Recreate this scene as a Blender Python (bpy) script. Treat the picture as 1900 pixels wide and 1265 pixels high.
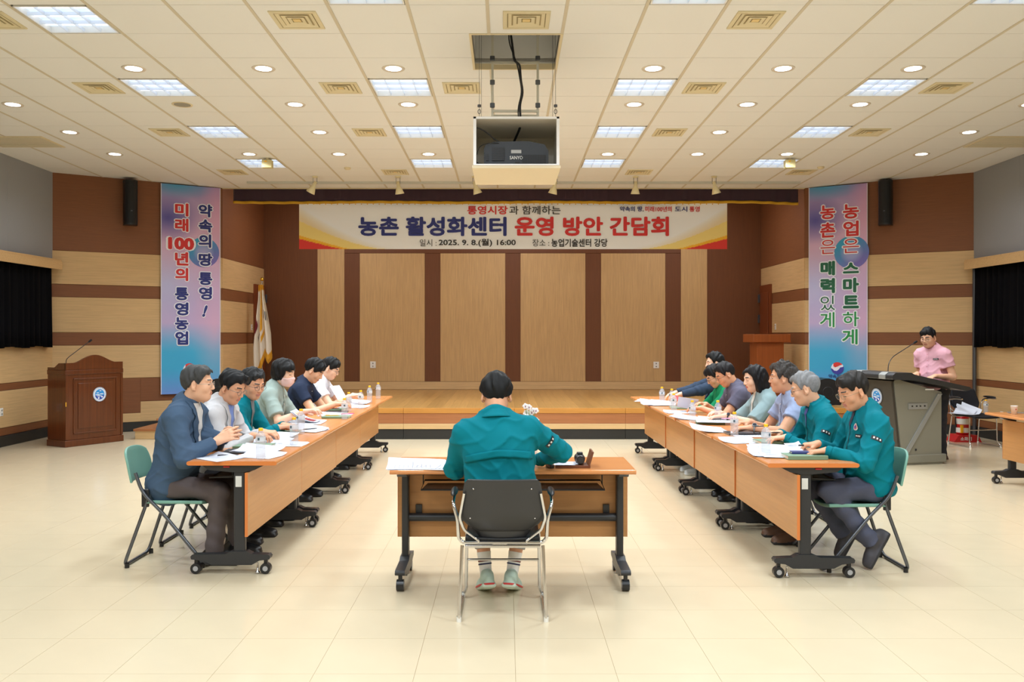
import bpy, math, random
import numpy as np
from mathutils import Vector, Matrix
random.seed(7); RNG = np.random.RandomState(7)
for o in list(bpy.data.objects): bpy.data.objects.remove(o)
SC = bpy.context.scene; COL = SC.collection
PI = math.pi
# ---------------------------------------------------------------- camera, world, light, exposure
FPX, VX, VY, CH = 1614.0, 940.0, 620.0, 1.55        # focal length in pixels, vanishing point, camera height
cam = bpy.data.cameras.new('camera'); camo = bpy.data.objects.new('camera', cam); COL.objects.link(camo)
cam.sensor_width = 36; cam.lens = 36 * FPX / 1900
cam.shift_x = (950 - VX) / 1900; cam.shift_y = -(632.5 - VY) / 1900
cam.clip_end = 100; camo.location = (0, 0, CH); camo.rotation_euler = (PI / 2, 0, 0)
SC.camera = camo
SC.view_settings.view_transform = 'Standard'; SC.view_settings.look = 'None'
SC.view_settings.exposure = 0.06; SC.view_settings.gamma = 1; SC.view_settings.use_curve_mapping = False
SC.cycles.max_bounces = 7; SC.cycles.diffuse_bounces = 4; SC.cycles.glossy_bounces = 3
SC.cycles.transparent_max_bounces = 12; SC.cycles.transmission_bounces = 6
SC.cycles.sample_clamp_indirect = 4; SC.cycles.caustics_reflective = False; SC.cycles.caustics_refractive = False
w = bpy.data.worlds.new('world'); SC.world = w; w.use_nodes = True
w.node_tree.nodes['Background'].inputs[0].default_value = (1, .97, .92, 1)
w.node_tree.nodes['Background'].inputs[1].default_value = 0.4
P_TROFFER, P_DOWN, P_BACK, P_STAGE = 29, 7, 66, 30
def CZ(Y): return 4.01 + .012 * (14.65 - Y)          # the ceiling falls slightly towards the stage
SLOPE = -.012
def lamp(name, loc, power, size, color, shape='SQUARE', spread=PI, size_y=None):
    l = bpy.data.lights.new(name, 'AREA'); l.energy = power; l.shape = shape; l.size = size
    if size_y: l.size_y = size_y
    l.color = color; l.spread = spread
    o = bpy.data.objects.new(name, l); COL.objects.link(o); o.location = loc
    return o
TROFFERS = [(i, r) for i in (0, 4) for r in (-2, 2, 5, 8)] + [(-4, r) for r in (-1, 2, 5, 8)] + [(8, r) for r in (-2, 2, 5, 8)]
DOWNS = [(i, 1) for i in (-4, -2, 0, 4, 6, 8)] + [(i, 3) for i in (-7, -2, 0, 4, 6, 8, 11)] + [(i, 5) for i in (-7, -2, 6, 11)] + [(i, 7) for i in (-7, -4, -2, 0, 4, 6, 8, 11)]
def cellc(i, r): return (-1.39 + .62 * i + .31, 7.37 + .622 * r + .311)
for i, r in TROFFERS:
    x, y = cellc(i, r)
    lamp('troffer_light', (x, y, CZ(y) - .015), P_TROFFER, .5, (.82, .92, 1), spread=math.radians(124))
for i, r in DOWNS:
    x, y = cellc(i, r)
    lamp('downlight_light', (x, y, CZ(y) - .012), P_DOWN, .15, (.9, .94, 1), 'DISK', math.radians(150))
for x in (-4.6, -1.0, 2.2, 5.4):                      # the rows of ceiling lamps that go on behind the camera
    for y in (3.6, 1.2, -1.2): lamp('rear_row_light', (x, y, 4.1), P_BACK, .58, (.84, .93, 1))
for x in (-3.2, .1, 3.4): lamp('stage_fill_light', (x, 15.4, 4.22), P_STAGE, .9, (.95, .95, 1), 'RECTANGLE', size_y=.2)  # unseen fill lamps, added to brighten the stage and its back wall
# ---------------------------------------------------------------- materials
def lin(c):
    c = c / 255.0
    return c / 12.92 if c <= .04045 else ((c + .055) / 1.055) ** 2.4
def L(rgb, k=1.0): return tuple(min(1, lin(c) * k) for c in rgb) + (1,)
MATS = {}
def mat(name, rgb, rough=.55, metal=0, spec=.5, noise=0, nscale=30, trans=0, alpha=1, emit=None, estr=1, coat=0, bump=0, bscale=60, sheen=0, sss=0, vcol=False, ior=None):
    if name in MATS: return MATS[name]
    m = bpy.data.materials.new(name); m.use_nodes = True; MATS[name] = m
    nt = m.node_tree; b = nt.nodes['Principled BSDF']; N = nt.nodes.new; LK = nt.links.new
    b.inputs['Base Color'].default_value = L(rgb); b.inputs['Roughness'].default_value = rough
    b.inputs['Metallic'].default_value = metal; b.inputs['Specular IOR Level'].default_value = spec
    b.inputs['Transmission Weight'].default_value = trans; b.inputs['Alpha'].default_value = alpha
    b.inputs['Coat Weight'].default_value = coat; b.inputs['Sheen Weight'].default_value = sheen
    if ior: b.inputs['IOR'].default_value = ior
    if sss:
        b.inputs['Subsurface Weight'].default_value = sss; b.inputs['Subsurface Scale'].default_value = .01
        b.inputs['Subsurface Radius'].default_value = (1, .35, .2)
    if emit: b.inputs['Emission Color'].default_value = L(emit); b.inputs['Emission Strength'].default_value = estr
    tc = N('ShaderNodeTexCoord')
    if vcol:
        a = N('ShaderNodeAttribute'); a.attribute_name = 'Col'; LK(a.outputs['Color'], b.inputs['Base Color'])
    elif noise:
        n = N('ShaderNodeTexNoise'); n.inputs['Scale'].default_value = nscale; n.inputs['Detail'].default_value = 4
        LK(tc.outputs['Object'], n.inputs['Vector'])
        r = N('ShaderNodeMix'); r.data_type = 'RGBA'
        r.inputs[6].default_value = L(rgb, 1 - noise); r.inputs[7].default_value = L(rgb, 1 + noise)
        LK(n.outputs['Fac'], r.inputs[0]); LK(r.outputs[2], b.inputs['Base Color'])
    if bump:
        n = N('ShaderNodeTexNoise'); n.inputs['Scale'].default_value = bscale; n.inputs['Detail'].default_value = 5
        LK(tc.outputs['Object'], n.inputs['Vector'])
        bp = N('ShaderNodeBump'); bp.inputs['Strength'].default_value = bump; bp.inputs['Distance'].default_value = .01
        LK(n.outputs['Fac'], bp.inputs['Height']); LK(bp.outputs['Normal'], b.inputs['Normal'])
    return m
def wood(name, rgb, axis='x', amp=.14, rough=.5, fine=60, coat=0, var=0, spec=.4):
    if name in MATS: return MATS[name]
    m = mat(name, rgb, rough, coat=coat, spec=spec); nt = m.node_tree; b = nt.nodes['Principled BSDF']; N = nt.nodes.new; LK = nt.links.new
    tc = N('ShaderNodeTexCoord'); mp = N('ShaderNodeMapping'); s = [fine] * 3; s['xyz'.index(axis)] = fine * .035
    mp.inputs['Scale'].default_value = s; LK(tc.outputs['Object'], mp.inputs['Vector'])
    n = N('ShaderNodeTexNoise'); n.inputs['Scale'].default_value = 1; n.inputs['Detail'].default_value = 5; n.inputs['Roughness'].default_value = .65
    LK(mp.outputs[0], n.inputs['Vector'])
    r = N('ShaderNodeValToRGB'); r.color_ramp.elements[0].position = .3; r.color_ramp.elements[1].position = .7
    r.color_ramp.elements[0].color = L(rgb, 1 - amp); r.color_ramp.elements[1].color = L(rgb, 1 + amp * .8)
    LK(n.outputs['Fac'], r.inputs[0]); out = r.outputs[0]
    if var:
        oi = N('ShaderNodeObjectInfo'); mr = N('ShaderNodeMapRange'); mr.inputs[3].default_value = 1 - var; mr.inputs[4].default_value = 1 + var
        LK(oi.outputs['Random'], mr.inputs[0]); mx = N('ShaderNodeMix'); mx.data_type = 'RGBA'; mx.blend_type = 'MULTIPLY'; mx.inputs[0].default_value = 1
        LK(out, mx.inputs[6]); LK(mr.outputs[0], mx.inputs[7]); out = mx.outputs[2]
    LK(out, b.inputs['Base Color'])
    return m
# ---------------------------------------------------------------- mesh builder
class MB:
    def __init__(s): s.v = []; s.f = []; s.m = []; s.s = []; s.x = None
    def add(s, vs, fs, m=0, smooth=False):
        k = len(s.v)
        if s.x is not None: vs = [tuple(s.x @ Vector(p)) for p in vs]
        s.v += [tuple(p) for p in vs]; s.f += [tuple(i + k for i in f) for f in fs]; s.m += [m] * len(fs); s.s += [smooth] * len(fs)
        return s
    def box(s, x0, x1, y0, y1, z0, z1, m=0):
        vs = [(x, y, z) for z in (z0, z1) for y in (y0, y1) for x in (x0, x1)]
        return s.add(vs, [(0, 2, 3, 1), (4, 5, 7, 6), (0, 1, 5, 4), (2, 6, 7, 3), (0, 4, 6, 2), (1, 3, 7, 5)], m)
    def prism(s, poly, a, b, ax='y', m=0, smooth=False):
        def P(u, v, t): return {'y': (u, t, v), 'x': (t, u, v), 'z': (u, v, t)}[ax]
        n = len(poly); s.add([P(u, v, a) for u, v in poly] + [P(u, v, b) for u, v in poly], [tuple(range(n)), tuple(range(2 * n - 1, n - 1, -1))], m)
        return s.add([P(u, v, a) for u, v in poly] + [P(u, v, b) for u, v in poly], [(i, (i + 1) % n, n + (i + 1) % n, n + i) for i in range(n)], m, smooth)
    def tube(s, path, r, n=8, m=0, closed=False, cap=True, flat=None):
        p = [Vector(q) for q in path]; N = len(p); rr = r if hasattr(r, '__len__') else [r] * N
        t0 = (p[1] - p[0]).normalized(); u = t0.orthogonal().normalized(); vs = []
        if flat: u = (Vector(flat[2]) - t0 * t0.dot(Vector(flat[2]))).normalized()
        for i in range(N):
            if closed: t = p[(i + 1) % N] - p[i - 1]
            else: t = p[min(i + 1, N - 1)] - p[max(i - 1, 0)]
            t = t.normalized(); u = (u - t * t.dot(u)).normalized(); w_ = t.cross(u)
            a, b_ = (flat[0], flat[1]) if flat else (1, 1)
            vs += [tuple(p[i] + (u * math.cos(q) * a + w_ * math.sin(q) * b_) * rr[i]) for q in [2 * PI * j / n for j in range(n)]]
        fs = []
        for i in range(N if closed else N - 1):
            k = (i + 1) % N
            fs += [(i * n + j, i * n + (j + 1) % n, k * n + (j + 1) % n, k * n + j) for j in range(n)]
        s.add(vs, fs, m, True)
        if cap and not closed: s.add(vs, [tuple(range(n - 1, -1, -1)), tuple(range((N - 1) * n, N * n))], m)
        return s
    def lathe(s, prof, n=16, c=(0, 0, 0), m=0, smooth=True):
        vs = [(c[0] + r * math.cos(2 * PI * j / n), c[1] + r * math.sin(2 * PI * j / n), c[2] + z) for r, z in prof for j in range(n)]
        return s.add(vs, [(i * n + j, i * n + (j + 1) % n, (i + 1) * n + (j + 1) % n, (i + 1) * n + j) for i in range(len(prof) - 1) for j in range(n)], m, smooth)
    def ell(s, c, r, n=12, k=8, m=0):
        pr = [(math.sin(PI * i / k), -math.cos(PI * i / k)) for i in range(k + 1)]
        vs = [(c[0] + r[0] * a * math.cos(2 * PI * j / n), c[1] + r[1] * a * math.sin(2 * PI * j / n), c[2] + r[2] * b) for a, b in pr for j in range(n)]
        return s.add(vs, [(i * n + j, i * n + (j + 1) % n, (i + 1) * n + (j + 1) % n, (i + 1) * n + j) for i in range(k) for j in range(n)], m, True)
    def grid(s, nu, nv, fn, m=0, smooth=True, closed_u=False):
        vs = [fn(i / (nu - (0 if closed_u else 1)), j / (nv - 1)) for j in range(nv) for i in range(nu)]
        fs = [(j * nu + i, j * nu + (i + 1) % nu, (j + 1) * nu + (i + 1) % nu, (j + 1) * nu + i) for j in range(nv - 1) for i in range(nu if closed_u else nu - 1)]
        return s.add(vs, fs, m, smooth)
    def build(s, name, mats, parent=None, bev=0, label=None, solid=0, colors=None, segs=2, sub=0):
        me = bpy.data.meshes.new(name); me.from_pydata(s.v, [], s.f); me.update()
        for mm in (mats if isinstance(mats, (list, tuple)) else [mats]): me.materials.append(mm)
        me.polygons.foreach_set('material_index', s.m); me.polygons.foreach_set('use_smooth', s.s)
        if colors is not None:
            a = me.color_attributes.new('Col', 'FLOAT_COLOR', 'POINT'); a.data.foreach_set('color', np.array(colors, 'f').ravel())
        o = bpy.data.objects.new(name, me); COL.objects.link(o)
        if parent: o.parent = parent
        if label: o['label'] = label
        if solid: q = o.modifiers.new('solid', 'SOLIDIFY'); q.thickness = solid; q.offset = 0
        if bev: q = o.modifiers.new('bevel', 'BEVEL'); q.width = bev; q.segments = segs; q.limit_method = 'ANGLE'; q.angle_limit = .6
        if sub: q = o.modifiers.new('sub', 'SUBSURF'); q.levels = q.render_levels = sub
        return o
def fillet(pts, r, n=4):
    P = [Vector(p) for p in pts]; out = [P[0]]
    for a, b, c in zip(P, P[1:], P[2:]):
        d1 = (a - b); d2 = (c - b); q = min(r, d1.length * .49, d2.length * .49); s_ = b + d1.normalized() * q; e = b + d2.normalized() * q
        out += [s_ * (1 - t) ** 2 + b * 2 * t * (1 - t) + e * t * t for t in [i / n for i in range(n + 1)]]
    return out + [P[-1]]
def thing(name, label, cat, loc=(0, 0, 0), rotz=0, group=None, rx=0):
    o = bpy.data.objects.new(name, None); COL.objects.link(o); o.location = loc; o.rotation_euler = (rx, 0, rotz); o.empty_display_size = .1
    return tag(o, label, cat, group)
def tag(o, label, cat, group=None):
    o['label'] = label; o['category'] = cat
    if group: o['group'] = group
    return o
def struct(o, label=None):
    o['kind'] = 'structure'
    if label: o['label'] = label
    return o
def copy_tree(o, parent=None):
    c = o.copy(); COL.objects.link(c); c.parent = parent
    for ch in list(o.children): copy_tree(ch, c)
    return c
def clone(root, loc, rotz, label, group=None):
    r = copy_tree(root); r.location = loc; r.rotation_euler = (root.rotation_euler[0], 0, rotz); r['label'] = label
    if group: r['group'] = group
    return r
def inst(src, name, parent, loc=(0, 0, 0), rot=(0, 0, 0), scale=(1, 1, 1)):
    o = bpy.data.objects.new(name, src.data); COL.objects.link(o); o.parent = parent; o.location = loc; o.rotation_euler = rot; o.scale = scale
    return o
def text_part(s, mt, parent, cx, cz, width, height, loc_y=-.003, bold=0, depth=.0008, shear=0, rot=(PI / 2, 0, 0), name='lettering', xf=None):
    """lettering in the parent's xz plane facing -y, fitted to a box of width x height centred on (cx, cz)"""
    c = bpy.data.curves.new('t', 'FONT'); c.body = s; c.extrude = depth; c.resolution_u = 3; c.shear = shear
    o = bpy.data.objects.new('t', c); COL.objects.link(o); bpy.context.view_layer.update()
    dg = bpy.context.evaluated_depsgraph_get(); me = bpy.data.meshes.new_from_object(o.evaluated_get(dg)); bpy.data.objects.remove(o)
    co = np.zeros(len(me.vertices) * 3); me.vertices.foreach_get('co', co); co = co.reshape(-1, 3)
    if bold:      # heavier strokes: the glyphs again, shifted a little to every side
        fs = [tuple(p.vertices) for p in me.polygons]; n0 = len(co); sh = [(bold * math.cos(a), bold * math.sin(a)) for a in [PI / 4 * i for i in range(8)]]
        co = np.concatenate([co + np.array([a, b, 1e-5 * i]) for i, (a, b) in enumerate(sh)]); fs = [tuple(v + n0 * i for v in f) for i in range(8) for f in fs]
        me = bpy.data.meshes.new('t'); me.from_pydata([tuple(p) for p in co], [], fs)
    lo, hi = co.min(0), co.max(0); k = np.array([width / (hi[0] - lo[0]), height / (hi[1] - lo[1])])
    q = np.zeros_like(co); q[:, 0] = (co[:, 0] - (lo[0] + hi[0]) / 2) * k[0] + cx; q[:, 2] = (co[:, 1] - (lo[1] + hi[1]) / 2) * k[1] + cz; q[:, 1] = loc_y - co[:, 2]
    if xf is not None: q = np.array([tuple(xf @ Vector(p)) for p in q])
    me.vertices.foreach_set('co', q.ravel()); me.materials.clear(); me.materials.append(mt); me.update()
    o = bpy.data.objects.new(name, me); COL.objects.link(o); o.parent = parent
    return o
# ---------------------------------------------------------------- palette
M_FLOOR = mat('floor_vinyl', (213, 197, 167), .18, spec=.5, noise=.035, nscale=5)
M_JOINT = mat('floor_joint', (165, 140, 105), .7)
M_CTILE = mat('ceiling_tile', (232, 232, 230), .85, noise=.05, nscale=220, spec=.2)
M_CBAR = mat('ceiling_rail', (206, 196, 174), .6)
M_LW = wood('pale_wood_across', (204, 170, 122), 'x', .13, .5, 55)
M_BW = wood('brown_wood_across', (126, 78, 46), 'x', .12, .55, 70)
M_LWV = wood('pale_wood_upright', (196, 160, 110), 'z', .15, .5, 60)
M_BWV = wood('brown_wood_upright', (108, 64, 34), 'z', .12, .55, 70)
M_STAGE = wood('stage_wood', (178, 134, 76), 'y', .14, .3, 45, var=.1)
M_STAGEX = wood('stage_nosing_wood', (190, 132, 62), 'x', .14, .35, 45)
M_FASC = wood('fascia_wood', (162, 104, 64), 'x', .12, .45, 45)
M_BLACKB = mat('black_skirting', (34, 34, 33), .45, noise=.1)
M_TOP = wood('table_wood', (204, 134, 78), 'x', .08, .22, 50, spec=.55)
M_PANEL = wood('table_panel_wood', (192, 138, 84), 'x', .08, .35, 55)
M_EDGE = mat('table_edge_band', (204, 118, 56), .35)
M_BLK = mat('black_steel', (40, 41, 44), .4, noise=.08, nscale=90, bump=.1, bscale=400)
M_BPL = mat('black_plastic', (26, 27, 30), .35)
M_CHR = mat('chrome', (215, 215, 218), .12, metal=1)
M_STEEL = mat('grey_painted_tube', (95, 98, 104), .3, metal=.7)
M_WHITE = mat('white_plastic', (232, 230, 224), .4)
M_PAPER = mat('paper', (212, 216, 228), .7)
M_GREYP = mat('grey_acoustic_panel', (148, 151, 156), .85, noise=.05, nscale=200)
M_CREAM = mat('cream_paint', (222, 208, 172), .5)
M_CURT = mat('black_curtain', (9, 9, 12), .95, noise=.15, spec=.1)
M_MAH = wood('mahogany', (92, 46, 20), 'z', .25, .28, 30, coat=.3)
M_CAP = mat('yellow_cap', (252, 190, 28), .4)
M_PET = mat('clear_plastic', (206, 210, 216), .06, alpha=.34, spec=.9)
M_GOLD = mat('gold_fringe', (214, 158, 36), .5)
# ---------------------------------------------------------------- walls
XL, XR, YC, YP, YB = -6.97, 7.17, 13.32, 14.65, 17.15     # side walls, room corner, proscenium line, stage back wall
SXL, SXR = -4.80, 5.03
def wall(name, p0, p1, bands, zt=4.35, base=M_BW, segs=None):
    """wall from p0 to p1 with the room on its right; each band (x0, x1, z0, z1, material, proud) is a board of its own"""
    a = math.atan2(p1[1] - p0[1], p1[0] - p0[0]); ln = math.hypot(p1[0] - p0[0], p1[1] - p0[1])
    o = MB().box(0, ln, 0, .12, 0, zt).build(name, base); o.location = (p0[0], p0[1], 0); o.rotation_euler = (0, 0, a); struct(o)
    for x0, x1, z0, z1, m, pr in bands:
        x1 = ln if x1 is None else x1
        MB().box(x0, x1, -pr, 0, z0 + .002, z1 - .002, 0).build('skirting_board' if m is M_BLACKB else 'wall_panel', m, o, bev=.003, segs=1)
    return o, ln
def on_wall(p0, p1, px, py):
    """local (x, z) on the wall p0-p1 seen along the line of sight px, py"""
    k = (px - VX) / FPX; ux, uy = p1[0] - p0[0], p1[1] - p0[1]; l = math.hypot(ux, uy); ux /= l; uy /= l
    t = (k * p0[1] - p0[0]) / (ux - k * uy); d = p0[1] + t * uy
    return t, CH + (VY - py) / FPX * d
def bands(z3, lo):
    return [(0, None, 0, .148, M_BLACKB, .045)] + lo + [(0, None, .851, 1.378, M_LW, .02), (0, None, 1.378, 1.577, M_BW, .014), (0, None, 1.577, 2.124, M_LW, .02),
            (0, None, 2.124, 2.322, M_BW, .014), (0, None, 2.322, 2.837, M_LW, .02), (0, None, 2.837, 4.3, M_BW, .014)]
AL = ((XL, YC), (SXL, YP)); AR = ((SXR, YP), (XR, YC))
wfl, _ = wall('wall_front_left', *AL, bands(0, [(0, .9, .148, .29, M_LW, .02), (0, .9, .29, .851, M_BW, .03), (.93, 1.27, .148, .29, M_LW, .03), (.9, 1.27, .29, .851, M_BW, .02), (1.27, None, .148, .472, M_LW, .02), (1.27, None, .472, .851, M_BW, .014)]))
wfr, _ = wall('wall_front_right', *AR, bands(0, [(0, 1.0, .148, .472, M_LW, .02), (0, 1.0, .472, .851, M_BW, .014), (1.0, None, .148, .851, M_BW, .014)]))
sidebands = lambda: [(0, None, .461, .62, M_LW, .02)] + [(0, None, .62, .851, M_BW, .014), (0, None, .851, 1.378, M_LW, .02), (0, None, 1.378, 1.577, M_BW, .014), (0, None, 1.577, 2.124, M_LW, .02), (0, None, 2.124, 2.322, M_BW, .014), (0, None, 2.322, 2.837, M_LW, .02), (0, None, 2.837, 4.3, M_BW, .014)]
wall('wall_stage_left', (SXL, YP), (SXL, YB), sidebands()); wall('wall_stage_right', (SXR, YB), (SXR, YP), sidebands())
win = lambda a, b: [(a, b, 0, .147, M_BLACKB, .045), (a, b, .147, .257, M_BW, .014), (a, b, .257, .769, M_LW, .02), (a, b, .769, .871, M_BW, .014), (a, b, .871, 1.42, M_LW, .02)]
LW_ = YC + 4.2
wl, _ = wall('wall_left', (XL, -4.2), (XL, YC), win(0, None) + [(LW_ - 1.2 * (k + 1), LW_ - 1.2 * k, 2.68, 4.3, M_GREYP, .02) for k in range(5)], base=mat('grey_wall', (140, 142, 146), .8))
wr, _ = wall('wall_right', (XR, YC), (XR, -4.2), win(0, None) + [(1.2 * k, 1.2 * (k + 1), 2.68, 4.3, M_GREYP, .02) for k in range(5)], base=MATS['grey_wall'])
wall('wall_rear', (XR, -4.2), (XL, -4.2), [], base=mat('rear_wall', (200, 185, 155), .7))
# stage back wall: upright pale panels on brown
bx = lambda px: (px - VX) / FPX * YB - SXL
pan = []
for a, b, top in ((589.7, 639.4, 4.3), (1263, 1311.5, 4.3), (668, 788.3, 3.145), (817.4, 937.5, 3.145), (965.8, 1086, 3.145), (1115, 1234, 3.145)):
    pan.append((bx(a), bx(b), .62, top, M_LWV, .03))
pan.append((0, None, .461, .62, M_LW, .03))
gaps = [0, 589.7, 639.4, 668, 788.3, 817.4, 937.5, 965.8, 1086, 1115, 1234, 1263, 1311.5, None]
for a, b in ((None, 589.7), (639.4, 668), (788.3, 817.4), (937.5, 965.8), (1086, 1115), (1234, 1263), (1311.5, None)):
    pan.append((0 if a is None else bx(a), None if b is None else bx(b), .62, 3.145 if a and b else 4.3, M_BWV, .018))
pan.append((bx(639.4), bx(1263), 3.145, 4.3, M_BWV, .018))
wall('wall_stage_back', (SXL, YB), (SXR, YB), pan, base=M_BWV)
# ---------------------------------------------------------------- floor
fl = struct(MB().box(XL, XR, -4.2, YP + .02, -.1, -.0016).build('floor', M_JOINT))
TS = .46; X0 = (957 - VX) / FPX * 3.87 - 20 * TS; yl0 = 2501.7 / (1250 - VY)
ftile = None; cells = []
for j in range(-16, 24):
    for i in range(-6, 46):
        x = X0 + i * TS; y = yl0 + j * TS
        if x < XL - TS or x > XR or y > 12.9: continue
        d = y + TS / 2; vis = y > 3.55 and abs((x + TS / 2) / d) < .63
        cells.append((0 if vis else 1, d, x, y))
cells.sort(); mtile = MB().box(.0009, TS - .0009, .0009, TS - .0009, -.003, 0).build('floor_tile', M_FLOOR, fl)
rest = MB()
for n, (v, d, x, y) in enumerate(cells):
    if n == 0: mtile.location = (x, y, 0)
    elif n < 300: inst(mtile, 'floor_tile', fl, (x, y, 0))
    else:
        q = [max(x + .0009, XL), min(x + TS - .0009, XR), y + .0009, y + TS - .0009]
        if q[1] > q[0]: rest.box(*q, -.003, 0)
rest.box(XL, XR, 12.5, YP, -.003, -.0012)
rest.build('floor_tile_rest', M_FLOOR, fl)['kind'] = 'stuff'
# ---------------------------------------------------------------- ceiling
HX0, HX1, HY0, HY1 = -.30, .46, 7.39, 8.31         # projector lift hatch
ce = bpy.data.objects.new('ceiling', None); 
cm = MB()
for (a, b, c, d) in ((XL - .3, HX0, -4.2, YP), (HX1, XR + .3, -4.2, YP), (HX0, HX1, -4.2, HY0), (HX0, HX1, HY1, YP)): cm.box(a, b, c - YP, d - YP, .06, .1)
cm.box(XL, XR, -4.2 - YP, 5.5 - YP, .0, .02)
ce = struct(cm.build('ceiling', mat('plenum', (150, 140, 120), .9))); ce.location = (0, YP, 4.01); ce.rotation_euler = (SLOPE, 0, 0)
VENTS = [(i, -1) for i in (-5, -1, 2, 5)] + [(i, 2) for i in (-5, -1, 1, 5, 9)] + [(i, 5) for i in (-5, -1, 5, 9)] + [(i, 9) for i in (-5, -1, 5, 9)]
tile = MB().box(.014, .606, .003, .619, 0, .015).build('ceiling_tile', M_CTILE, ce); first = True; n = 0; crest = MB()
for r in range(-3, 12):
    for i in range(-9, 14):
        if (i, r) in TROFFERS: continue
        x = -1.39 + .62 * i; y = 7.37 + .622 * r - YP; yy = y + YP
        x0, x1, y0, y1 = x + .014, x + .606, y + .003, min(y + .619, -.01)
        if x1 < XL or x0 > XR or y1 <= y0: continue
        hit = x0 < HX1 and x1 > HX0 and y0 + YP < HY1 and y1 + YP > HY0
        if hit:
            q = MB()
            if x0 < HX0: q.box(x0, HX0 - .02, y0, y1, 0, .015)
            if x1 > HX1: q.box(HX1 + .02, x1, y0, y1, 0, .015)
            if y1 > HY1 - YP + .02: q.box(max(x0, HX0 - .02), min(x1, HX1 + .02), HY1 - YP + .02, y1, 0, .015)
            if y0 < HY0 - YP - .02: q.box(max(x0, HX0 - .02), min(x1, HX1 + .02), y0, HY0 - YP - .02, 0, .015)
            if q.v: q.build('ceiling_tile', M_CTILE, ce)
            continue
        n += 1; vis = abs(x / max(yy, .1)) < .66 and yy > 5.6
        if not vis or n > 285 or y1 < y + .6: crest.box(x0, x1, y0, y1, 0, .015)
        elif first: tile.location = (x, y, 0); first = False
        else: inst(tile, 'ceiling_tile', ce, (x, y, 0))
crest.build('ceiling_tile_rest', M_CTILE, ce)['kind'] = 'stuff'
for i in range(-8, 14):
    x = -1.39 + .62 * i
    MB().box(x - .0135, x + .0135, 5.5 - YP, (HY0 - YP) if HX0 < x < HX1 else -.005, -.004, .03).build('ceiling_rail', M_CBAR, ce)
    if HX0 < x < HX1: MB().box(x - .0135, x + .0135, HY1 - YP + .02, -.005, -.004, .03).build('ceiling_rail', M_CBAR, ce)
hm = MB(); t_ = .02
for a in ((HX0 - t_, HX0, HY0 - t_, HY1 + t_), (HX1, HX1 + t_, HY0 - t_, HY1 + t_), (HX0, HX1, HY0 - t_, HY0), (HX0, HX1, HY1, HY1 + t_)): hm.box(a[0], a[1], a[2] - YP, a[3] - YP, -.006, .05)
hm.build('hatch_frame', M_CREAM, ce)
hm = MB(); g = mat('grey_plenum', (214, 214, 212), .7)
for a in ((HX0 - .03, HX0, HY0, HY1), (HX1, HX1 + .03, HY0, HY1), (HX0, HX1, HY1, HY1 + .03), (HX0, HX1, HY0 - .03, HY0)): hm.box(a[0], a[1], a[2] - YP, a[3] - YP, .05, .75)
hm.box(HX0 - .03, HX1 + .03, HY0 - YP - .03, HY1 - YP + .03, .75, .78)
hm.build('hatch_well', g, ce)
struct(MB().box(SXL - .1, SXR + .1, YP, YB + .1, 4.25, 4.3).build('ceiling_stage', M_CTILE))
struct(MB().box(SXL - .12, SXR + .12, YP, YP + .04, 4.0, 4.3).build('trim_1', M_CREAM))
# ---------------------------------------------------------------- stage
st = struct(MB().box(SXL, SXR, 12.87, YB, .02, .44).build('stage_platform', M_BLACKB), 'low wooden stage platform at the far end of the hall')
pl = MB().box(.0006, .1194, 12.86, YB, .44, .4605).build('plank', M_STAGE, st); pl.location = (SXL, 0, 0)
for i in range(1, 82): inst(pl, 'plank', st, (SXL + .12 * i, 0, 0))
for k in range(6):
    a = SXL + (SXR - SXL) / 6 * k; b = SXL + (SXR - SXL) / 6 * (k + 1)
    MB().box(a + .001, b - .001, 12.825, 12.86, .385, .462).build('nosing_board', M_STAGEX, st, bev=.004)
    MB().box(a + .001, b - .001, 12.835, 12.87, .232, .384).build('fascia_board', M_FASC, st, bev=.002, segs=1)
    MB().box(a + .001, b - .001, 12.828, 12.87, .152, .231).build('trim_board', M_LW, st, bev=.002, segs=1)
for k in range(9):
    a = SXL + (SXR - SXL) / 9 * k; b = SXL + (SXR - SXL) / 9 * (k + 1)
    MB().box(a + .002, b - .002, 12.845, 12.87, 0, .15).build('skirting_board', M_BLACKB, st, bev=.002, segs=1)
def steps(sx, x_in, lab, wx):
    t = thing('stage_steps', lab, 'steps', (x_in, 12.83, 0))
    for k, h in enumerate((.154, .307)):
        x1 = -sx * 0; a = sx * (.34 * (2 - k)); b = sx * (.34 * (1 - k)) if k < 1 else 0
        lo, hi = sorted((a, b))
        # each step runs back until it meets the slanting wall
        pts = [(lo, 0), (hi, 0), (hi, (wx(x_in + hi) - 12.83)), (lo, (wx(x_in + lo) - 12.83))]
        MB().prism(pts, .002, h - .03, 'z').build('riser', M_LW, t)
        e = .02; q = [(lo - (e if sx < 0 else 0), -e), (hi + (e if sx > 0 else 0), -e), (hi + (e if sx > 0 else 0), pts[2][1]), (lo - (e if sx < 0 else 0), pts[3][1])]
        MB().prism(q, h - .03, h, 'z').build('tread', M_FASC, t, bev=.004)
    return t
steps(-1, SXL, 'wooden steps up to the stage beside the carved brown lectern', lambda x: YC + (x - XL) / (SXL - XL) * (YP - YC) - .06)
steps(1, SXR, 'wooden steps up to the stage behind the grey electronic lectern', lambda x: YP - (x - SXR) / (XR - SXR) * (YP - YC) - .06)
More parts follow.
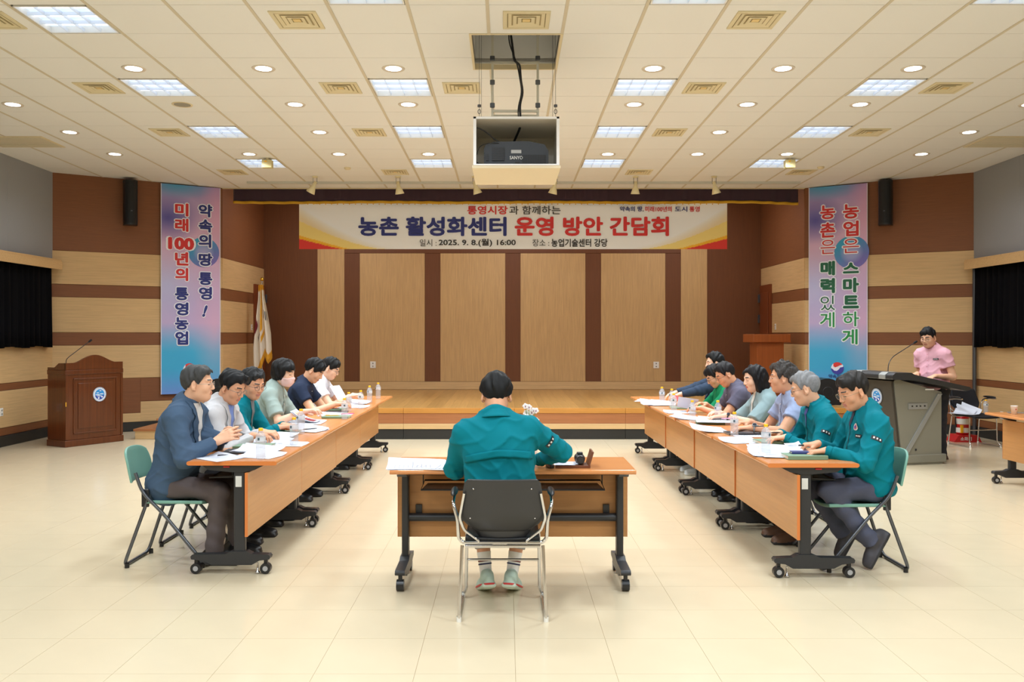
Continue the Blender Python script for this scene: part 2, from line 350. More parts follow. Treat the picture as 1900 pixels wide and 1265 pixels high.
# ---------------------------------------------------------------- pelmets and curtains
def pelmet(sx, lab, lab2):
    X = XL if sx < 0 else XR; a = X; b = X - sx * .2; lo, hi = sorted((a, b))
    t = thing('curtain_pelmet', lab, 'pelmet', (0, 0, 0))
    MB().box(lo, hi, 5.5, 13.24, 2.655, 2.68).build('top_board', M_LW, t, bev=.003)
    MB().box(b - .01, b + .01, 5.5, 13.24, 2.53, 2.655).build('front_board', M_LW, t, bev=.003)
    c = thing('curtain', lab2, 'curtain', (0, 0, 0))
    def fn(u, v):
        y = 5.6 + u * 7.56; p = .03 * math.sin(y * 38 + 1.5 * math.sin(y * 3)) + .012 * math.sin(y * 91)
        top = 2.62; z = 1.365 + .012 * math.sin(y * 9) + v * (top - 1.365)
        return (X - sx * (.1 + p * (1.15 - .5 * v)), y + (.05 * (1 - v) if False else 0), z)
    MB().grid(420, 6, fn).build('cloth', M_CURT, c, solid=.004)
    MB().tube([(X - sx * .1, 5.55, 2.63), (X - sx * .1, 13.2, 2.63)], .012).build('rail', M_STEEL, c)
pelmet(-1, 'pale wooden pelmet box above the left black curtain', 'black pleated curtain on the left wall behind the carved lectern')
pelmet(1, 'pale wooden pelmet box above the right black curtain', 'black pleated curtain on the right wall beyond the speaker in pink')
pp = MB().tube([(7.1, 13.2, .02), (7.1, 13.2, 2.62)], .03).build('conduit_pipe', M_STEEL); tag(pp, 'grey vertical conduit pipe in the corner beside the right curtain', 'pipe')
# ---------------------------------------------------------------- outlets and switches
def outlet(loc, rz, lab, w=.07, h=.11, twin=False):
    t = thing('wall_outlet', lab, 'outlet', loc, rz)
    MB().box(-w / 2, w / 2, -.01, 0, -h / 2, h / 2).build('cover_plate', M_WHITE, t, bev=.003)
    for k in (-1, 1): MB().lathe([(.001, -.001), (.014, 0), (.014, .002), (.001, .002)], 12).build('socket', mat('socket_grey', (150, 148, 140), .5), t).matrix_local = Matrix.Translation((0, -.011, k * h * .22)) @ Matrix.Rotation(PI / 2, 4, 'X')
outlet(((692.5 - VX) / FPX * YB, YB - .03, .95), 0, 'white double socket on the pale panel above the left table row', .11, .13)
outlet(((1217 - VX) / FPX * YB, YB - .03, .945), 0, 'white double socket on the pale panel above the right table row', .11, .13)
outlet((XL + .02, 11.96, .48), PI / 2, 'white socket low on the left wall beneath the curtain')
outlet((XR - .02, 12.55, .38), -PI / 2, 'white socket low on the right wall beside the black chair')
outlet((SXL + .02, 16.3, 1.68), PI / 2, 'white light switch beside the flag on the stage')
outlet((SXR - .02, 16.2, 1.69), -PI / 2, 'white light switch above the wooden lectern on the stage')
def stage_door(x, sx, n):
    d = struct(MB().box(x, x - sx * .035, 16.42, 17.1, .461, 2.5).build(n, wood('door_wood', (122, 62, 30), 'z', .15, .4, 40)))
    x2 = x - sx * .05
    for z0, z1 in ((.65, 1.35), (1.5, 2.35)):
        MB().box(x - sx * .035, x2, 16.53, 16.98, z0, z1).build('door_panel', MATS['door_wood'], d, bev=.012)
    for z in (2.25, 1.85): MB().box(x - sx * .03, x - sx * .07, 17.08, 17.12, z - .08, z + .08).build('hinge', M_STEEL, d, bev=.004)
stage_door(SXL + .02, -1, 'door_1'); stage_door(SXR - .02, 1, 'door_2')
# ---------------------------------------------------------------- ceiling fittings
E_TUBE = mat('lit_tube', (255, 255, 255), emit=(236, 246, 255), estr=1.5); E_REFL = mat('glowing_reflector', (225, 235, 250), emit=(176, 210, 250), estr=.5)
E_DOWN = mat('lit_bulb', (255, 255, 255), emit=(255, 252, 246), estr=6)
M_LOUV = mat('louver_white', (228, 236, 248), .3)
tf = thing('ceiling_light', 'x', 'ceiling light', (0, 0, 0), 0, 'square louvred ceiling lights', SLOPE)
f = MB(); a = .292
for q in ((-a, a, -a, -a + .012), (-a, a, a - .012, a), (-a, -a + .012, -a, a), (a - .012, a, -a, a)): f.box(*q, -.005, .06)
f.build('frame', M_WHITE, tf)
MB().box(-.28, .28, -.28, .28, .05, .06).build('reflector', E_REFL, tf)  # reflector behind the tubes; its lit look is put in as emission
for k in (-1, 0, 1): MB().tube([(-.27, k * .185, .035), (.27, k * .185, .035)], .012).build('lamp_tube', E_TUBE, tf)
for k in (-1, 0, 1): MB().box(k * .14 - .0015, k * .14 + .0015, -.28, .28, .0, .03).build('louver_blade', M_LOUV, tf)
for k in (-1, 1): MB().box(-.28, .28, k * .093 - .0015, k * .093 + .0015, 0, .03).build('louver_blade', M_LOUV, tf)
rn = {-2: 'nearest row', -1: 'nearest row', 2: 'second row from the camera', 5: 'third row from the camera', 8: 'row nearest the stage'}
cn = {-4: 'far left', 0: 'left of the projector', 4: 'right of the projector', 8: 'far right'}
for k, (i, r) in enumerate(TROFFERS):
    x, y = cellc(i, r); lab = 'square louvred light, %s, %s' % (cn[i], rn[r])
    if k == 0: tf.location = (x, y, CZ(y)); tf['label'] = lab
    else: clone(tf, (x, y, CZ(y)), 0, lab)
dl = thing('downlight', 'x', 'ceiling light', (0, 0, 0), 0, 'round downlights in the ceiling', SLOPE)
MB().lathe([(.075, -.002), (.105, -.008), (.112, 0), (.112, .004)], 20).build('trim_ring', mat('warm_white_ring', (215, 205, 190), .4), dl)
MB().lathe([(.001, -.006), (.05, -.007), (.077, -.003)], 20).build('lens', E_DOWN, dl)
dr = {1: 'first row of round lamps from the camera', 3: 'second row of round lamps', 5: 'third row of round lamps', 7: 'row of round lamps nearest the stage'}
dc = {-7: 'farthest left', -4: 'second from far left', -2: 'left of the middle', 0: 'just left of the projector', 4: 'just right of the projector', 6: 'right of the middle', 8: 'second from far right', 11: 'farthest right'}
for k, (i, r) in enumerate(DOWNS):
    x, y = cellc(i, r); lab = 'round lit downlight, %s, %s' % (dc[i], dr[r])
    if k == 0: dl.location = (x, y, CZ(y)); dl['label'] = lab
    else: clone(dl, (x, y, CZ(y)), 0, lab)
x, y = cellc(-4, 3)
sp = thing('ceiling_loudspeaker', 'round grey unlit ceiling loudspeaker on the left, between two lit louvred lights', 'speaker', (x, y, CZ(y)), rx=SLOPE)
MB().lathe([(.09, -.004), (.11, -.006), (.112, .004)], 20).build('rim', M_CREAM, sp); MB().lathe([(.001, -.004), (.09, -.004)], 20).build('grille', mat('grille_grey', (150, 145, 130), .6), sp)
vt = thing('air_vent', 'x', 'air vent', (0, 0, 0), 0, 'square air vents in the ceiling', SLOPE)
f = MB(); M_VENT = mat('vent_cream', (218, 206, 170), .5)
for a, b in ((.19, .155),):
    for q in ((-a, a, -a, -b), (-a, a, b, a), (-a, -b, -b, b), (b, a, -b, b)): f.box(*q, -.01, .003)
f.build('frame', M_VENT, vt, bev=.003, segs=1)
MB().box(-.155, .155, -.155, .155, -.001, .004).build('backing', mat('vent_dark', (168, 152, 112), .8), vt)
for k in range(3):
    a = .148 - .04 * k; q = MB(); n_ = 4; pr = [(a, -.007), (a - .028, -.0005 - .002 * k)]
    vs = []
    for r_, z in pr: vs += [(-r_, -r_, z), (r_, -r_, z), (r_, r_, z), (-r_, r_, z)]
    q.add(vs, [(i, (i + 1) % 4, 4 + (i + 1) % 4, 4 + i) for i in range(4)]); q.build('vane', M_VENT, vt, solid=.003)
MB().box(-.03, .03, -.03, .03, -.008, -.004).build('core', mat('vent_core', (226, 200, 140), .5), vt)
vr = {-1: 'in the row nearest the camera', 2: 'in the second row of vents', 5: 'in the third row of vents', 9: 'in the row nearest the stage'}
vc = {-5: 'far left', -1: 'left of the projector', 1: 'beside the projector cables', 2: 'straight above the projector hatch', 5: 'right of the projector', 9: 'far right'}
for k, (i, r) in enumerate(VENTS):
    x, y = cellc(i, r); lab = 'square cream ceiling air vent, %s, %s' % (vc[i], vr[r])
    if k == 0: vt.location = (x, y, CZ(y)); vt['label'] = lab
    else: clone(vt, (x, y, CZ(y)), 0, lab)
for x, lab in ((-6.3, 'wide slatted return-air grille above the left wall'), (6.5, 'wide slatted return-air grille above the right wall')):
    g = thing('return_grille', lab, 'air vent', (x, 11.3, CZ(11.3)), rx=SLOPE); MB().box(-.42, .42, -.3, .3, -.008, .0).build('frame', M_CREAM, g, bev=.003)
    for k in range(10): MB().box(-.39, .39, -.27 + .056 * k, -.24 + .056 * k, -.014, -.008).build('slat', mat('slat_grey', (214, 206, 184), .6), g)
for x, y, lab in ((-3.38, 12.3, 'small cream box hanging from the ceiling on the left, beside a lit lamp'), (4.0, 12.3, 'small cream box hanging from the ceiling on the right, beside a lit lamp')):
    g = thing('sensor_box', lab, 'sensor', (x, y, CZ(y))); MB().box(-.07, .07, -.05, .05, -.14, -.03).build('housing', mat('box_cream', (212, 202, 150), .5), g, bev=.006)
    MB().box(-.02, .02, -.02, .02, -.03, .002).build('mount', M_CREAM, g); MB().box(-.03, .0, -.055, -.05, -.06, -.045).build('mark', M_CAP, g)
for x, y, lab in ((-2.37, 12.95, 'small round smoke detector left of the projector'), (4.66, 12.9, 'small round smoke detector on the right near the stage')):
    g = thing('smoke_detector', lab, 'smoke detector', (x, y, CZ(y))); MB().lathe([(.05, 0), (.05, -.012), (.038, -.03), (.001, -.034)], 16).build('body', M_CREAM, g)
# track with spotlights
M_SPOT = mat('spot_cream', (226, 216, 176), .4)
tr = thing('lighting_track', 'long pale grey track strip across the ceiling before the stage', 'track', (0, 14.08, CZ(14.08)))
MB().box(-4.2, 4.75, -.03, .03, -.035, 0).build('rail', mat('track_grey', (196, 196, 188), .5), tr, bev=.003)
spn = ['far left spotlight', 'second spotlight from the left', 'spotlight left of the projector box', 'spotlight right of the projector box', 'second spotlight from the right', 'far right spotlight']
for k, (x, tilt) in enumerate(((-3.0, .5), (-1.70, -.15), (-.50, -.3), (.76, .25), (2.02, .02), (3.25, -.25))):
    y = 13.62; g = thing('spotlight', 'cream cone %s on the ceiling before the stage' % spn[k].replace('spotlight', 'spotlight,', 1) if False else 'cream cone-shaped %s before the stage' % spn[k], 'spotlight', (x, y, CZ(y)), 0, 'cone spotlights before the stage')
    MB().lathe([(.001, 0), (.045, 0), (.045, -.02), (.001, -.02)], 14).build('mount', M_SPOT, g)
    q = MB()
    for s in (-1, 1): q.tube([(s * .03, 0, -.015), (s * .03, 0, -.12)], .004, 6)
    q.build('yoke', M_STEEL, g)
    h = MB().lathe([(.001, .03), (.026, .03), (.03, -.05), (.052, -.10), (.072, -.165), (.068, -.165), (.03, -.08), (.001, -.07)], 18).build('head', M_SPOT, g)
    h.location = (0, 0, -.11); h.rotation_euler = (.12, tilt, 0)
# ---------------------------------------------------------------- valance
t = thing('stage_valance', 'dark purple valance curtain with gold fringe above the stage', 'valance', (0, 14.72, 0))
cb = lambda x: 3.787 + .006 * math.sin(x * 2.1) - .028 * max(0, (x - 4.2))
def fn(u, v):
    x = -4.62 + u * 9.55; p = .02 * math.sin(x * 21 + math.sin(x * 4)) * (1 - .5 * v)
    return (x, p, cb(x) + v * (4.05 - cb(x)))
MB().grid(300, 5, fn).build('cloth', mat('purple_velvet', (46, 16, 36), .8, sheen=.4, noise=.2, nscale=8), t, solid=.006)
MB().grid(300, 3, lambda u, v: (fn(u, 0)[0], fn(u, 0)[1] - .008, cb(fn(u, 0)[0]) - .03 + .045 * v)).build('gold_fringe', mat('gold_fringe_dark', (196, 150, 20), .6), t, solid=.008)
# ---------------------------------------------------------------- banners
def banner(name, lab, loc, rz, W, H, colf, nu=48, nv=96, sag=None):
    t = thing(name, lab, 'banner', loc, rz); sag = sag or (lambda u, v: 0)
    m = MB().grid(nu, nv, lambda u, v: (u * W, sag(u, v), v * H), smooth=False)
    cols = [colf(i / (nu - 1), j / (nv - 1)) for j in range(nv) for i in range(nu)]
    cols = [(lin(c[0]), lin(c[1]), lin(c[2]), 1) for c in cols]
    m.build('cloth', mat('banner_print', (255, 255, 255), .6, vcol=True), t, colors=cols)
    return t
def mixc(a, b, t): t = max(0, min(1, t)); return tuple(x + (y - x) * t for x, y in zip(a, b))
def bcol(u, v):
    base = (238, 242, 250); c = base
    for s in (0, 1):
        x = u if s == 0 else 1 - u
        q = .95 * max(0, 1 - x / .25) ** 1.7
        if v < q: c = mixc(base, (228, 206, 160), min(1, (q - v) / .25) * .8)
        q2 = .62 * max(0, 1 - x / .20) ** 1.5
        if v < q2: c = mixc(c, (240, 214, 120), .8)
        if v < .30 * max(0, 1 - x / .118) ** 1.05: c = (238, 178, 36)
        if v < .225 * max(0, 1 - x / .10) ** 1.05: c = (216, 52, 44)
    return c
BX0, BX1, BZ0, BZ1, BD = -3.53, 3.752, 2.998, 3.78, 14.8
bn = banner('event_banner', 'wide white banner with large blue and red lettering above the stage', (BX0, BD, BZ0), 0, BX1 - BX0, BZ1 - BZ0, bcol, 330, 60, lambda u, v: .006 * math.sin(u * 25) * v)
T_NAVY = mat('ink_navy', (36, 46, 122), .6); T_RED = mat('ink_red', (205, 46, 48), .6); T_BLK = mat('ink_black', (42, 42, 46), .6)
def bt(s, m, x0, x1, y0, y1, bold=0):
    k = BD / FPX; X0_, X1_ = (x0 - VX) * k - BX0, (x1 - VX) * k - BX0; Z1_, Z0_ = CH + (VY - y0) * k - BZ0, CH + (VY - y1) * k - BZ0
    text_part(s, m, bn, (X0_ + X1_) / 2, (Z0_ + Z1_) / 2, X1_ - X0_, Z1_ - Z0_, -.012, bold)
bt('통영시장', T_RED, 867, 942, 382, 398, .025); bt('과 함께하는', T_BLK, 945, 1040, 382, 398, .008)
bt('농촌 활성화센터', T_NAVY, 665, 940, 402, 438, .035); bt('운영 방안 간담회', T_RED, 955, 1241, 402, 438, .035)
bt('일시 :', T_BLK, 779, 810, 444, 457); bt('2025. 9. 8.(월) 16:00', T_BLK, 814, 957, 443, 458, .02)
bt('장소 :', T_BLK, 988, 1019, 444, 457); bt('농업기술센터 강당', T_BLK, 1023, 1127, 443, 458, .02)
bt('약속의 땅,', T_NAVY, 1150, 1194, 383, 393, .02); bt('미래100년의', T_RED, 1197, 1246, 383, 393, .02); bt('도시', T_NAVY, 1252, 1275, 383, 393, .02); bt('통영', T_RED, 1279, 1298, 383, 393, .02)
k_ = MB()
for i in range(70): x = .15 + i * (BX1 - BX0 - .3) / 69; k_.box(x - .008, x + .008, -.012, -.006, BZ1 - BZ0 - .025, BZ1 - BZ0 - .01)
k_.build('stitched_hem', M_GOLD, bn)
def vcol_(u, v):
    c = mixc((58, 168, 214), (110, 150, 220), (v < .12) * (1 - v / .12))
    c = mixc(c, (190, 170, 214), (v - .2) / .14); c = mixc(c, (214, 178, 214), (v - .45) / .2)
    c = mixc(c, (150, 140, 200), (v - .82) / .18)
    d = math.hypot((u - .12) / .6, (v - .84) / .12); c = mixc((86, 84, 164), c, d)
    d = math.hypot((u - .25) / .7, (v - 1.0) / .07); c = mixc((76, 158, 202), c, d)
    d = math.hypot((u - .95) / .3, (v - .9) / .25); c = mixc((222, 160, 196), c, .3 + .7 * d)
    d = math.hypot((u - .9) / .4, (v - .3) / .3); c = mixc((226, 172, 200), c, .4 + .6 * d)
    d = math.hypot((u - .1) / .6, (v - .52) / .2); c = mixc((176, 190, 232), c, .3 + .7 * d)
    return c
T_HALO = mat('halo_white', (236, 238, 250), .6); T_GRN = mat('ink_green', (24, 96, 66), .6); T_GRL = mat('ink_light_green', (34, 142, 70), .6)
def vbanner(lab, wallp, px0, px1, cols, orb, emb):
    t0, _ = on_wall(*wallp, px0, 500); t1, _ = on_wall(*wallp, px1, 500)
    p0, p1 = wallp; a = math.atan2(p1[1] - p0[1], p1[0] - p0[0]); c, s = math.cos(a), math.sin(a); off = .06
    z0 = .575; H = CZ(14.1) - .02 - z0
    b = banner('hanging_banner', lab, (p0[0] + c * t0 + s * off, p0[1] + s * t0 - c * off, z0), a, t1 - t0, H, vcol_, 36, 110)
    W = t1 - t0
    q = MB(); 
    for u0, u1 in ((0, .012), (W - .012, W)): q.box(u0, u1, -.002, .001, 0, H)
    q.build('border', mat('banner_edge', (214, 214, 230), .6), b)
    def at(px, py):
        t, z = on_wall((p0[0] + s * off, p0[1] - c * off), (p1[0] + s * off, p1[1] - c * off), px, py)
        return t - t0, z - z0
    x, z = at(orb[0], orb[1]); r = orb[2]
    m = MB(); n = 32; vs = [(0, 0, 0)]; cl = [(60, 150, 205)]
    for rr in (.35, .7, .9, 1):
        for j in range(n):
            q = 2 * PI * j / n; vs.append((x + r * rr * math.cos(q), -.003, z + r * rr * math.sin(q)))
            cl.append(mixc((120, 110, 190), (52, 160, 205), .5 + .5 * math.sin(q - .6)) if rr > .5 else (150, 160, 215))
    vs[0] = (x, -.003, z); cl[0] = (170, 170, 220)
    fs = [(0, 1 + j, 1 + (j + 1) % n) for j in range(n)]
    for k in range(3): fs += [(1 + k * n + j, 1 + (k + 1) * n + j, 1 + (k + 1) * n + (j + 1) % n, 1 + k * n + (j + 1) % n) for j in range(n)]
    m.add(vs, fs); m.build('printed_orb', MATS['banner_print'], b, colors=[(lin(q[0]), lin(q[1]), lin(q[2]), 1) for q in cl])
    for ch, px, py, w, h, mt, bold in cols:
        x, z = at(px, py); k = 14.3 / FPX; sh = .35 if ch == '!' else 0
        text_part(ch, T_HALO, b, x, z, w * k * 1.16, h * k * 1.16, -.006, .055 + bold, .0005, sh, name='letter_halo')
        text_part(ch, mt, b, x, z, w * k, h * k, -.010, bold, .0005, sh, name='letter')
    # round emblem: white disc, red top swirl, blue lower swirl
    x, z = at(*emb); r = .1
    def disc(pts, mt, y): MB().add([(x + r * a_, y, z + r * b_) for a_, b_ in pts], [tuple(range(len(pts)))]).build('emblem', mt, b)
    circ = lambda a0, a1, rr=1, cx=0, cy=0, n=14: [(cx + rr * math.cos(a0 + (a1 - a0) * i / n), cy + rr * math.sin(a0 + (a1 - a0) * i / n)) for i in range(n + 1)]
    disc(circ(0, 2 * PI * .97, 1, n=24), T_HALO, -.006)
    disc(circ(PI * 1.0, PI * 2.12, 1)[::1] + [(.8, .2), (.45, .15), (.2, -.2), (-.1, -.45), (-.5, -.4), (-.8, -.1)], mat('emblem_blue', (60, 62, 160), .6), -.008)
    disc(circ(PI * .22, PI * .72, 1) + [(-.62, .3), (-.35, .15), (0, .3), (.4, .5)], mat('emblem_red', (222, 58, 52), .6), -.010)
    return b, at
LB = [('미', 337, 389, 24, 24, T_RED, .04), ('래', 337, 417.5, 24, 24, T_RED, .04), ('100', 336, 452, 46, 23, T_RED, .06), ('년', 337, 480, 24, 25, T_RED, .04), ('의', 337, 509, 23, 24, T_RED, .04),
      ('통', 337, 545, 24, 24, T_NAVY, .04), ('영', 337, 573, 24, 24, T_NAVY, .04), ('농', 337, 600, 24, 23, T_NAVY, .04), ('업', 337, 627, 23, 25, T_NAVY, .04),
      ('약', 381, 391, 25, 24, T_NAVY, .04), ('속', 381, 419, 25, 24, T_NAVY, .04), ('의', 380, 447, 23, 25, T_NAVY, .04), ('땅', 381, 481.6, 25, 24, T_NAVY, .04), ('통', 381, 517, 25, 24, T_NAVY, .04), ('영', 381, 544, 24, 24, T_NAVY, .04), ('!', 380, 577, 10, 22, T_NAVY, .05)]
vbanner('tall blue and pink hanging banner with red 100 lettering, left of the stage', AL, 297, 407.5, LB, (378, 468, .25), (351.5, 685))
RB = [('농', 1536, 393.7, 27, 26, T_RED, .03), ('촌', 1536, 426.7, 27, 28, T_RED, .03), ('은', 1536, 458, 26, 26, T_RED, .0), ('매', 1536, 497.7, 26, 27, T_GRN, .05), ('력', 1536, 530, 26, 28, T_GRN, .05), ('있', 1536, 562, 26, 27, T_GRN, .0), ('게', 1535, 593, 26, 28, T_GRL, .01),
      ('농', 1579, 392, 28, 27, T_RED, .03), ('업', 1579, 424, 27, 28, T_RED, .03), ('은', 1579, 456, 28, 26, T_RED, .0), ('스', 1579, 497, 28, 20, T_GRN, .05), ('마', 1579, 529, 28, 27, T_GRN, .05), ('트', 1579, 560, 28, 24, T_GRN, .05), ('하', 1579, 591.6, 28, 27, T_GRL, .01), ('게', 1577, 624.6, 27, 28, T_GRL, .02)]
rb, at_ = vbanner('tall blue and pink hanging banner with green lettering, right of the stage', AR, 1502, 1611, RB, (1580, 468, .27), (1554, 683))
x_, z_ = at_(1554, 698); text_part('약속의 땅', T_NAVY, rb, x_, z_, .28, .065, -.01, .01)
# ---------------------------------------------------------------- wall loudspeakers
def wallspk(wallp, px, lab):
    t0, z0 = on_wall(*wallp, px, 420); _, z1 = on_wall(*wallp, px, 338); p0, p1 = wallp; a = math.atan2(p1[1] - p0[1], p1[0] - p0[0])
    t = thing('column_speaker', lab, 'speaker', (p0[0] + math.cos(a) * t0 + math.sin(a) * .1, p0[1] + math.sin(a) * t0 - math.cos(a) * .1, z0), a)
    h = z1 - z0; pr = [(.105 * math.cos(q), -.10 + .02 - .11 * math.sin(q)) for q in [PI * i / 12 for i in range(13)]] + [(-.1, .02), (.1, .02)]
    MB().prism([(u, v) for u, v in pr], 0, h, 'z', smooth=False).build('cabinet', M_BPL, t, bev=.006)
    pr2 = [(.098 * math.cos(q), -.088 - .112 * math.sin(q)) for q in [PI * (.06 + .88 * i / 12) for i in range(13)]]
    MB().prism(pr2, .025, h - .025, 'z').build('grille', mat('grille_black', (20, 21, 24), .7, bump=.3, bscale=300), t)
    MB().box(-.03, .03, .02, .1, h * .3, h * .7).build('bracket', M_BLK, t); MB().box(-.012, .012, -.205, -.198, .21, .222).build('badge', M_STEEL, t)
wallspk(AL, 239, 'black column speaker high on the wall left of the hanging banner'); wallspk(AR, 1646, 'black column speaker high on the wall right of the hanging banner')
# ---------------------------------------------------------------- projector lift and projector
PX0, PX1, PY0, PY1, PZ0, PZ1 = -.29, .46, 7.57, 8.42, 3.02, 3.445
t = thing('projector_lift', 'white open-fronted lift box hanging from the ceiling around the projector', 'projector lift', (0, 0, 0))
b_ = MB().box(PX0 - .01, PX1 + .01, PY0, PY1, PZ0 - .025, PZ0).build('bottom_panel', mat('lift_cream', (228, 214, 184), .6), t, bev=.003)
f = MB(); e = .02
for q in ((PX0, PX0 + e * 1.3, PY0, PY0 + e, PZ0, PZ1), (PX1 - e * 1.3, PX1, PY0, PY0 + e, PZ0, PZ1), (PX0, PX1, PY0, PY0 + e, PZ1 - e, PZ1), (PX0, PX1, PY0 - .005, PY0 + e, PZ0, PZ0 + .012)): f.box(*q)
f.build('front_frame', mat('gloss_white', (246, 246, 248), .3), t, bev=.002)
for x in (PX0, PX1 - .006): MB().box(x, x + .006, PY0 + .02, PY1, PZ0, PZ1).build('side_panel', mat('lift_inside', (246, 238, 222), .35), t)
MB().box(PX0, PX1, PY1 - .01, PY1, PZ0, PZ1).build('back_panel', MATS['lift_inside'], t)
MB().box(PX0, PX1, PY0 + .02, PY1 - .01, PZ1 - .004, PZ1 + .004).build('top_panel', MATS['lift_inside'], t)
for z in (PZ1 - .06, PZ1 - .13): MB().box(0, .17, PY1 - .03, PY1 - .01, z, z + .012).build('inner_rail', M_CHR, t)
M_LIFT = mat('lift_steel', (206, 204, 190), .4, metal=.3)
for x in (-.13, .285):
    MB().box(x - .011, x + .011, 7.96, 7.98, PZ1, 4.75).build('hanger_post', M_LIFT, t)
    for k, z in enumerate((3.62, 3.83, 4.05, 4.28)): MB().box(x - .022, x + .022, 7.945, 7.96, z, z + .045).build('clamp', M_STEEL, t, bev=.006)
for z in (3.58, 4.02): MB().box(-.13, .285, 7.95, 7.97, z, z + .022).build('cross_bar', M_LIFT, t)
for z in (3.6,): MB().box(-.13, .285, 8.2, 8.22, z, z + .02).build('cross_bar', M_LIFT, t)
for x, y in ((-.24, 7.64), (-.225, 7.75), (.41, 7.75), (.43, 7.64)): MB().tube([(x, y, PZ1), (x, y, 4.76)], .0016, 6).build('lift_wire', M_STEEL, t)
for x in (-.24, .43):
    q = MB(); q.tube([(x + .012 * math.cos(a), 7.64, PZ1 + .06 + .02 * math.sin(a)) for a in [2 * PI * i / 12 for i in range(12)]], .003, 6, closed=True); q.lathe([(.001, 0), (.016, .0), (.016, .02), (.001, .02)], 10, (x, 7.64, PZ1 + .1)); q.build('wire_hook', M_STEEL, t)
cab = MB(); cab.tube(fillet([(.03, 7.9, 4.75), (.035, 7.9, 4.3), (.07, 7.9, 4.03), (.12, 7.9, 4.0), (.13, 7.92, 3.85), (.15, 7.92, 3.75), (.12, 7.95, 3.65), (.13, 7.95, 3.45), (.05, 8.1, 3.3), (.03, 8.05, 3.26)], .05), .011, 8)
cab.tube(fillet([(.02, 7.9, 4.75), (.02, 7.9, 4.2), (.1, 7.9, 3.99), (.14, 7.9, 3.75), (.1, 7.93, 3.6), (.12, 7.95, 3.44)], .06), .006, 6)
tag(cab.build('cable_bundle', M_BPL), 'black cable bundle dropping through the ceiling hatch to the projector', 'cable')
c2 = MB(); c2.tube(fillet([(PX0 + .03, 7.62, 3.36), (PX0 + .1, 7.66, 3.34), (-.08, 7.7, 3.25), (.05, 7.72, 3.245)], .05), .006, 6)
c2.tube(fillet([(PX0 + .03, 7.6, 3.12), (PX0 + .05, 7.62, 3.2), (PX0 + .15, 7.66, 3.235), (-.05, 7.7, 3.24)], .05), .004, 6); c2.tube(fillet([(PX0 + .03, 7.6, 3.05), (PX0 + .06, 7.62, 3.035), (-.2, 7.63, 3.03)], .03), .005, 6)
tag(c2.build('side_cable', M_BPL), 'thin black cables at the left side inside the projector box', 'cable')
pj = thing('projector', 'dark grey ceiling projector with white maker lettering in the hanging box', 'projector', (.085, 7.86, PZ0 + .003))
M_PJ = mat('projector_grey', (56, 62, 72), .45)
prf = [(-.285, .02), (-.28, 0), (.28, 0), (.285, .02), (.285, .15), (.25, .205), (.1, .235), (-.2, .228), (-.27, .2), (-.285, .17)]
MB().prism(prf, -.17, .2, 'y').build('body', M_PJ, pj, bev=.012, segs=3)
for x0, x1, z0, z1 in ((-.215, -.105, .06, .175), (.05, .26, .015, .11), (-.265, -.245, .06, .12)):
    g = MB().box(x0, x1, -.181, -.17, z0, z1).build('vent_grille', M_BPL, pj)
    q = MB(); n = int((x1 - x0) / .012)
    for k in range(n): q.box(x0 + k * .012, x0 + k * .012 + .003, -.184, -.18, z0, z1)
    for k in range(int((z1 - z0) / .02)): q.box(x0, x1, -.184, -.18, z0 + k * .02, z0 + k * .02 + .002)
    q.build('vent_bar', M_PJ, g)
text_part('SANYO', mat('ink_white', (240, 240, 240), .5), pj, 0, .085, .115, .03, -.183, .012)
MB().box(-.045, .045, -.178, -.17, .125, .155).build('rating_label', mat('label_grey', (190, 192, 195), .5), pj); MB().box(-.01, .03, -.178, -.17, .035, .05).build('front_socket', M_BPL, pj)
for k, c in enumerate(((190, 60, 50), (220, 220, 220), (60, 130, 70))): MB().tube([(-.288, -.1, .1 + k * .02), (-.275, -.1, .1 + k * .02)], .006).build('jack', mat('jack%d' % k, c, .5), pj)
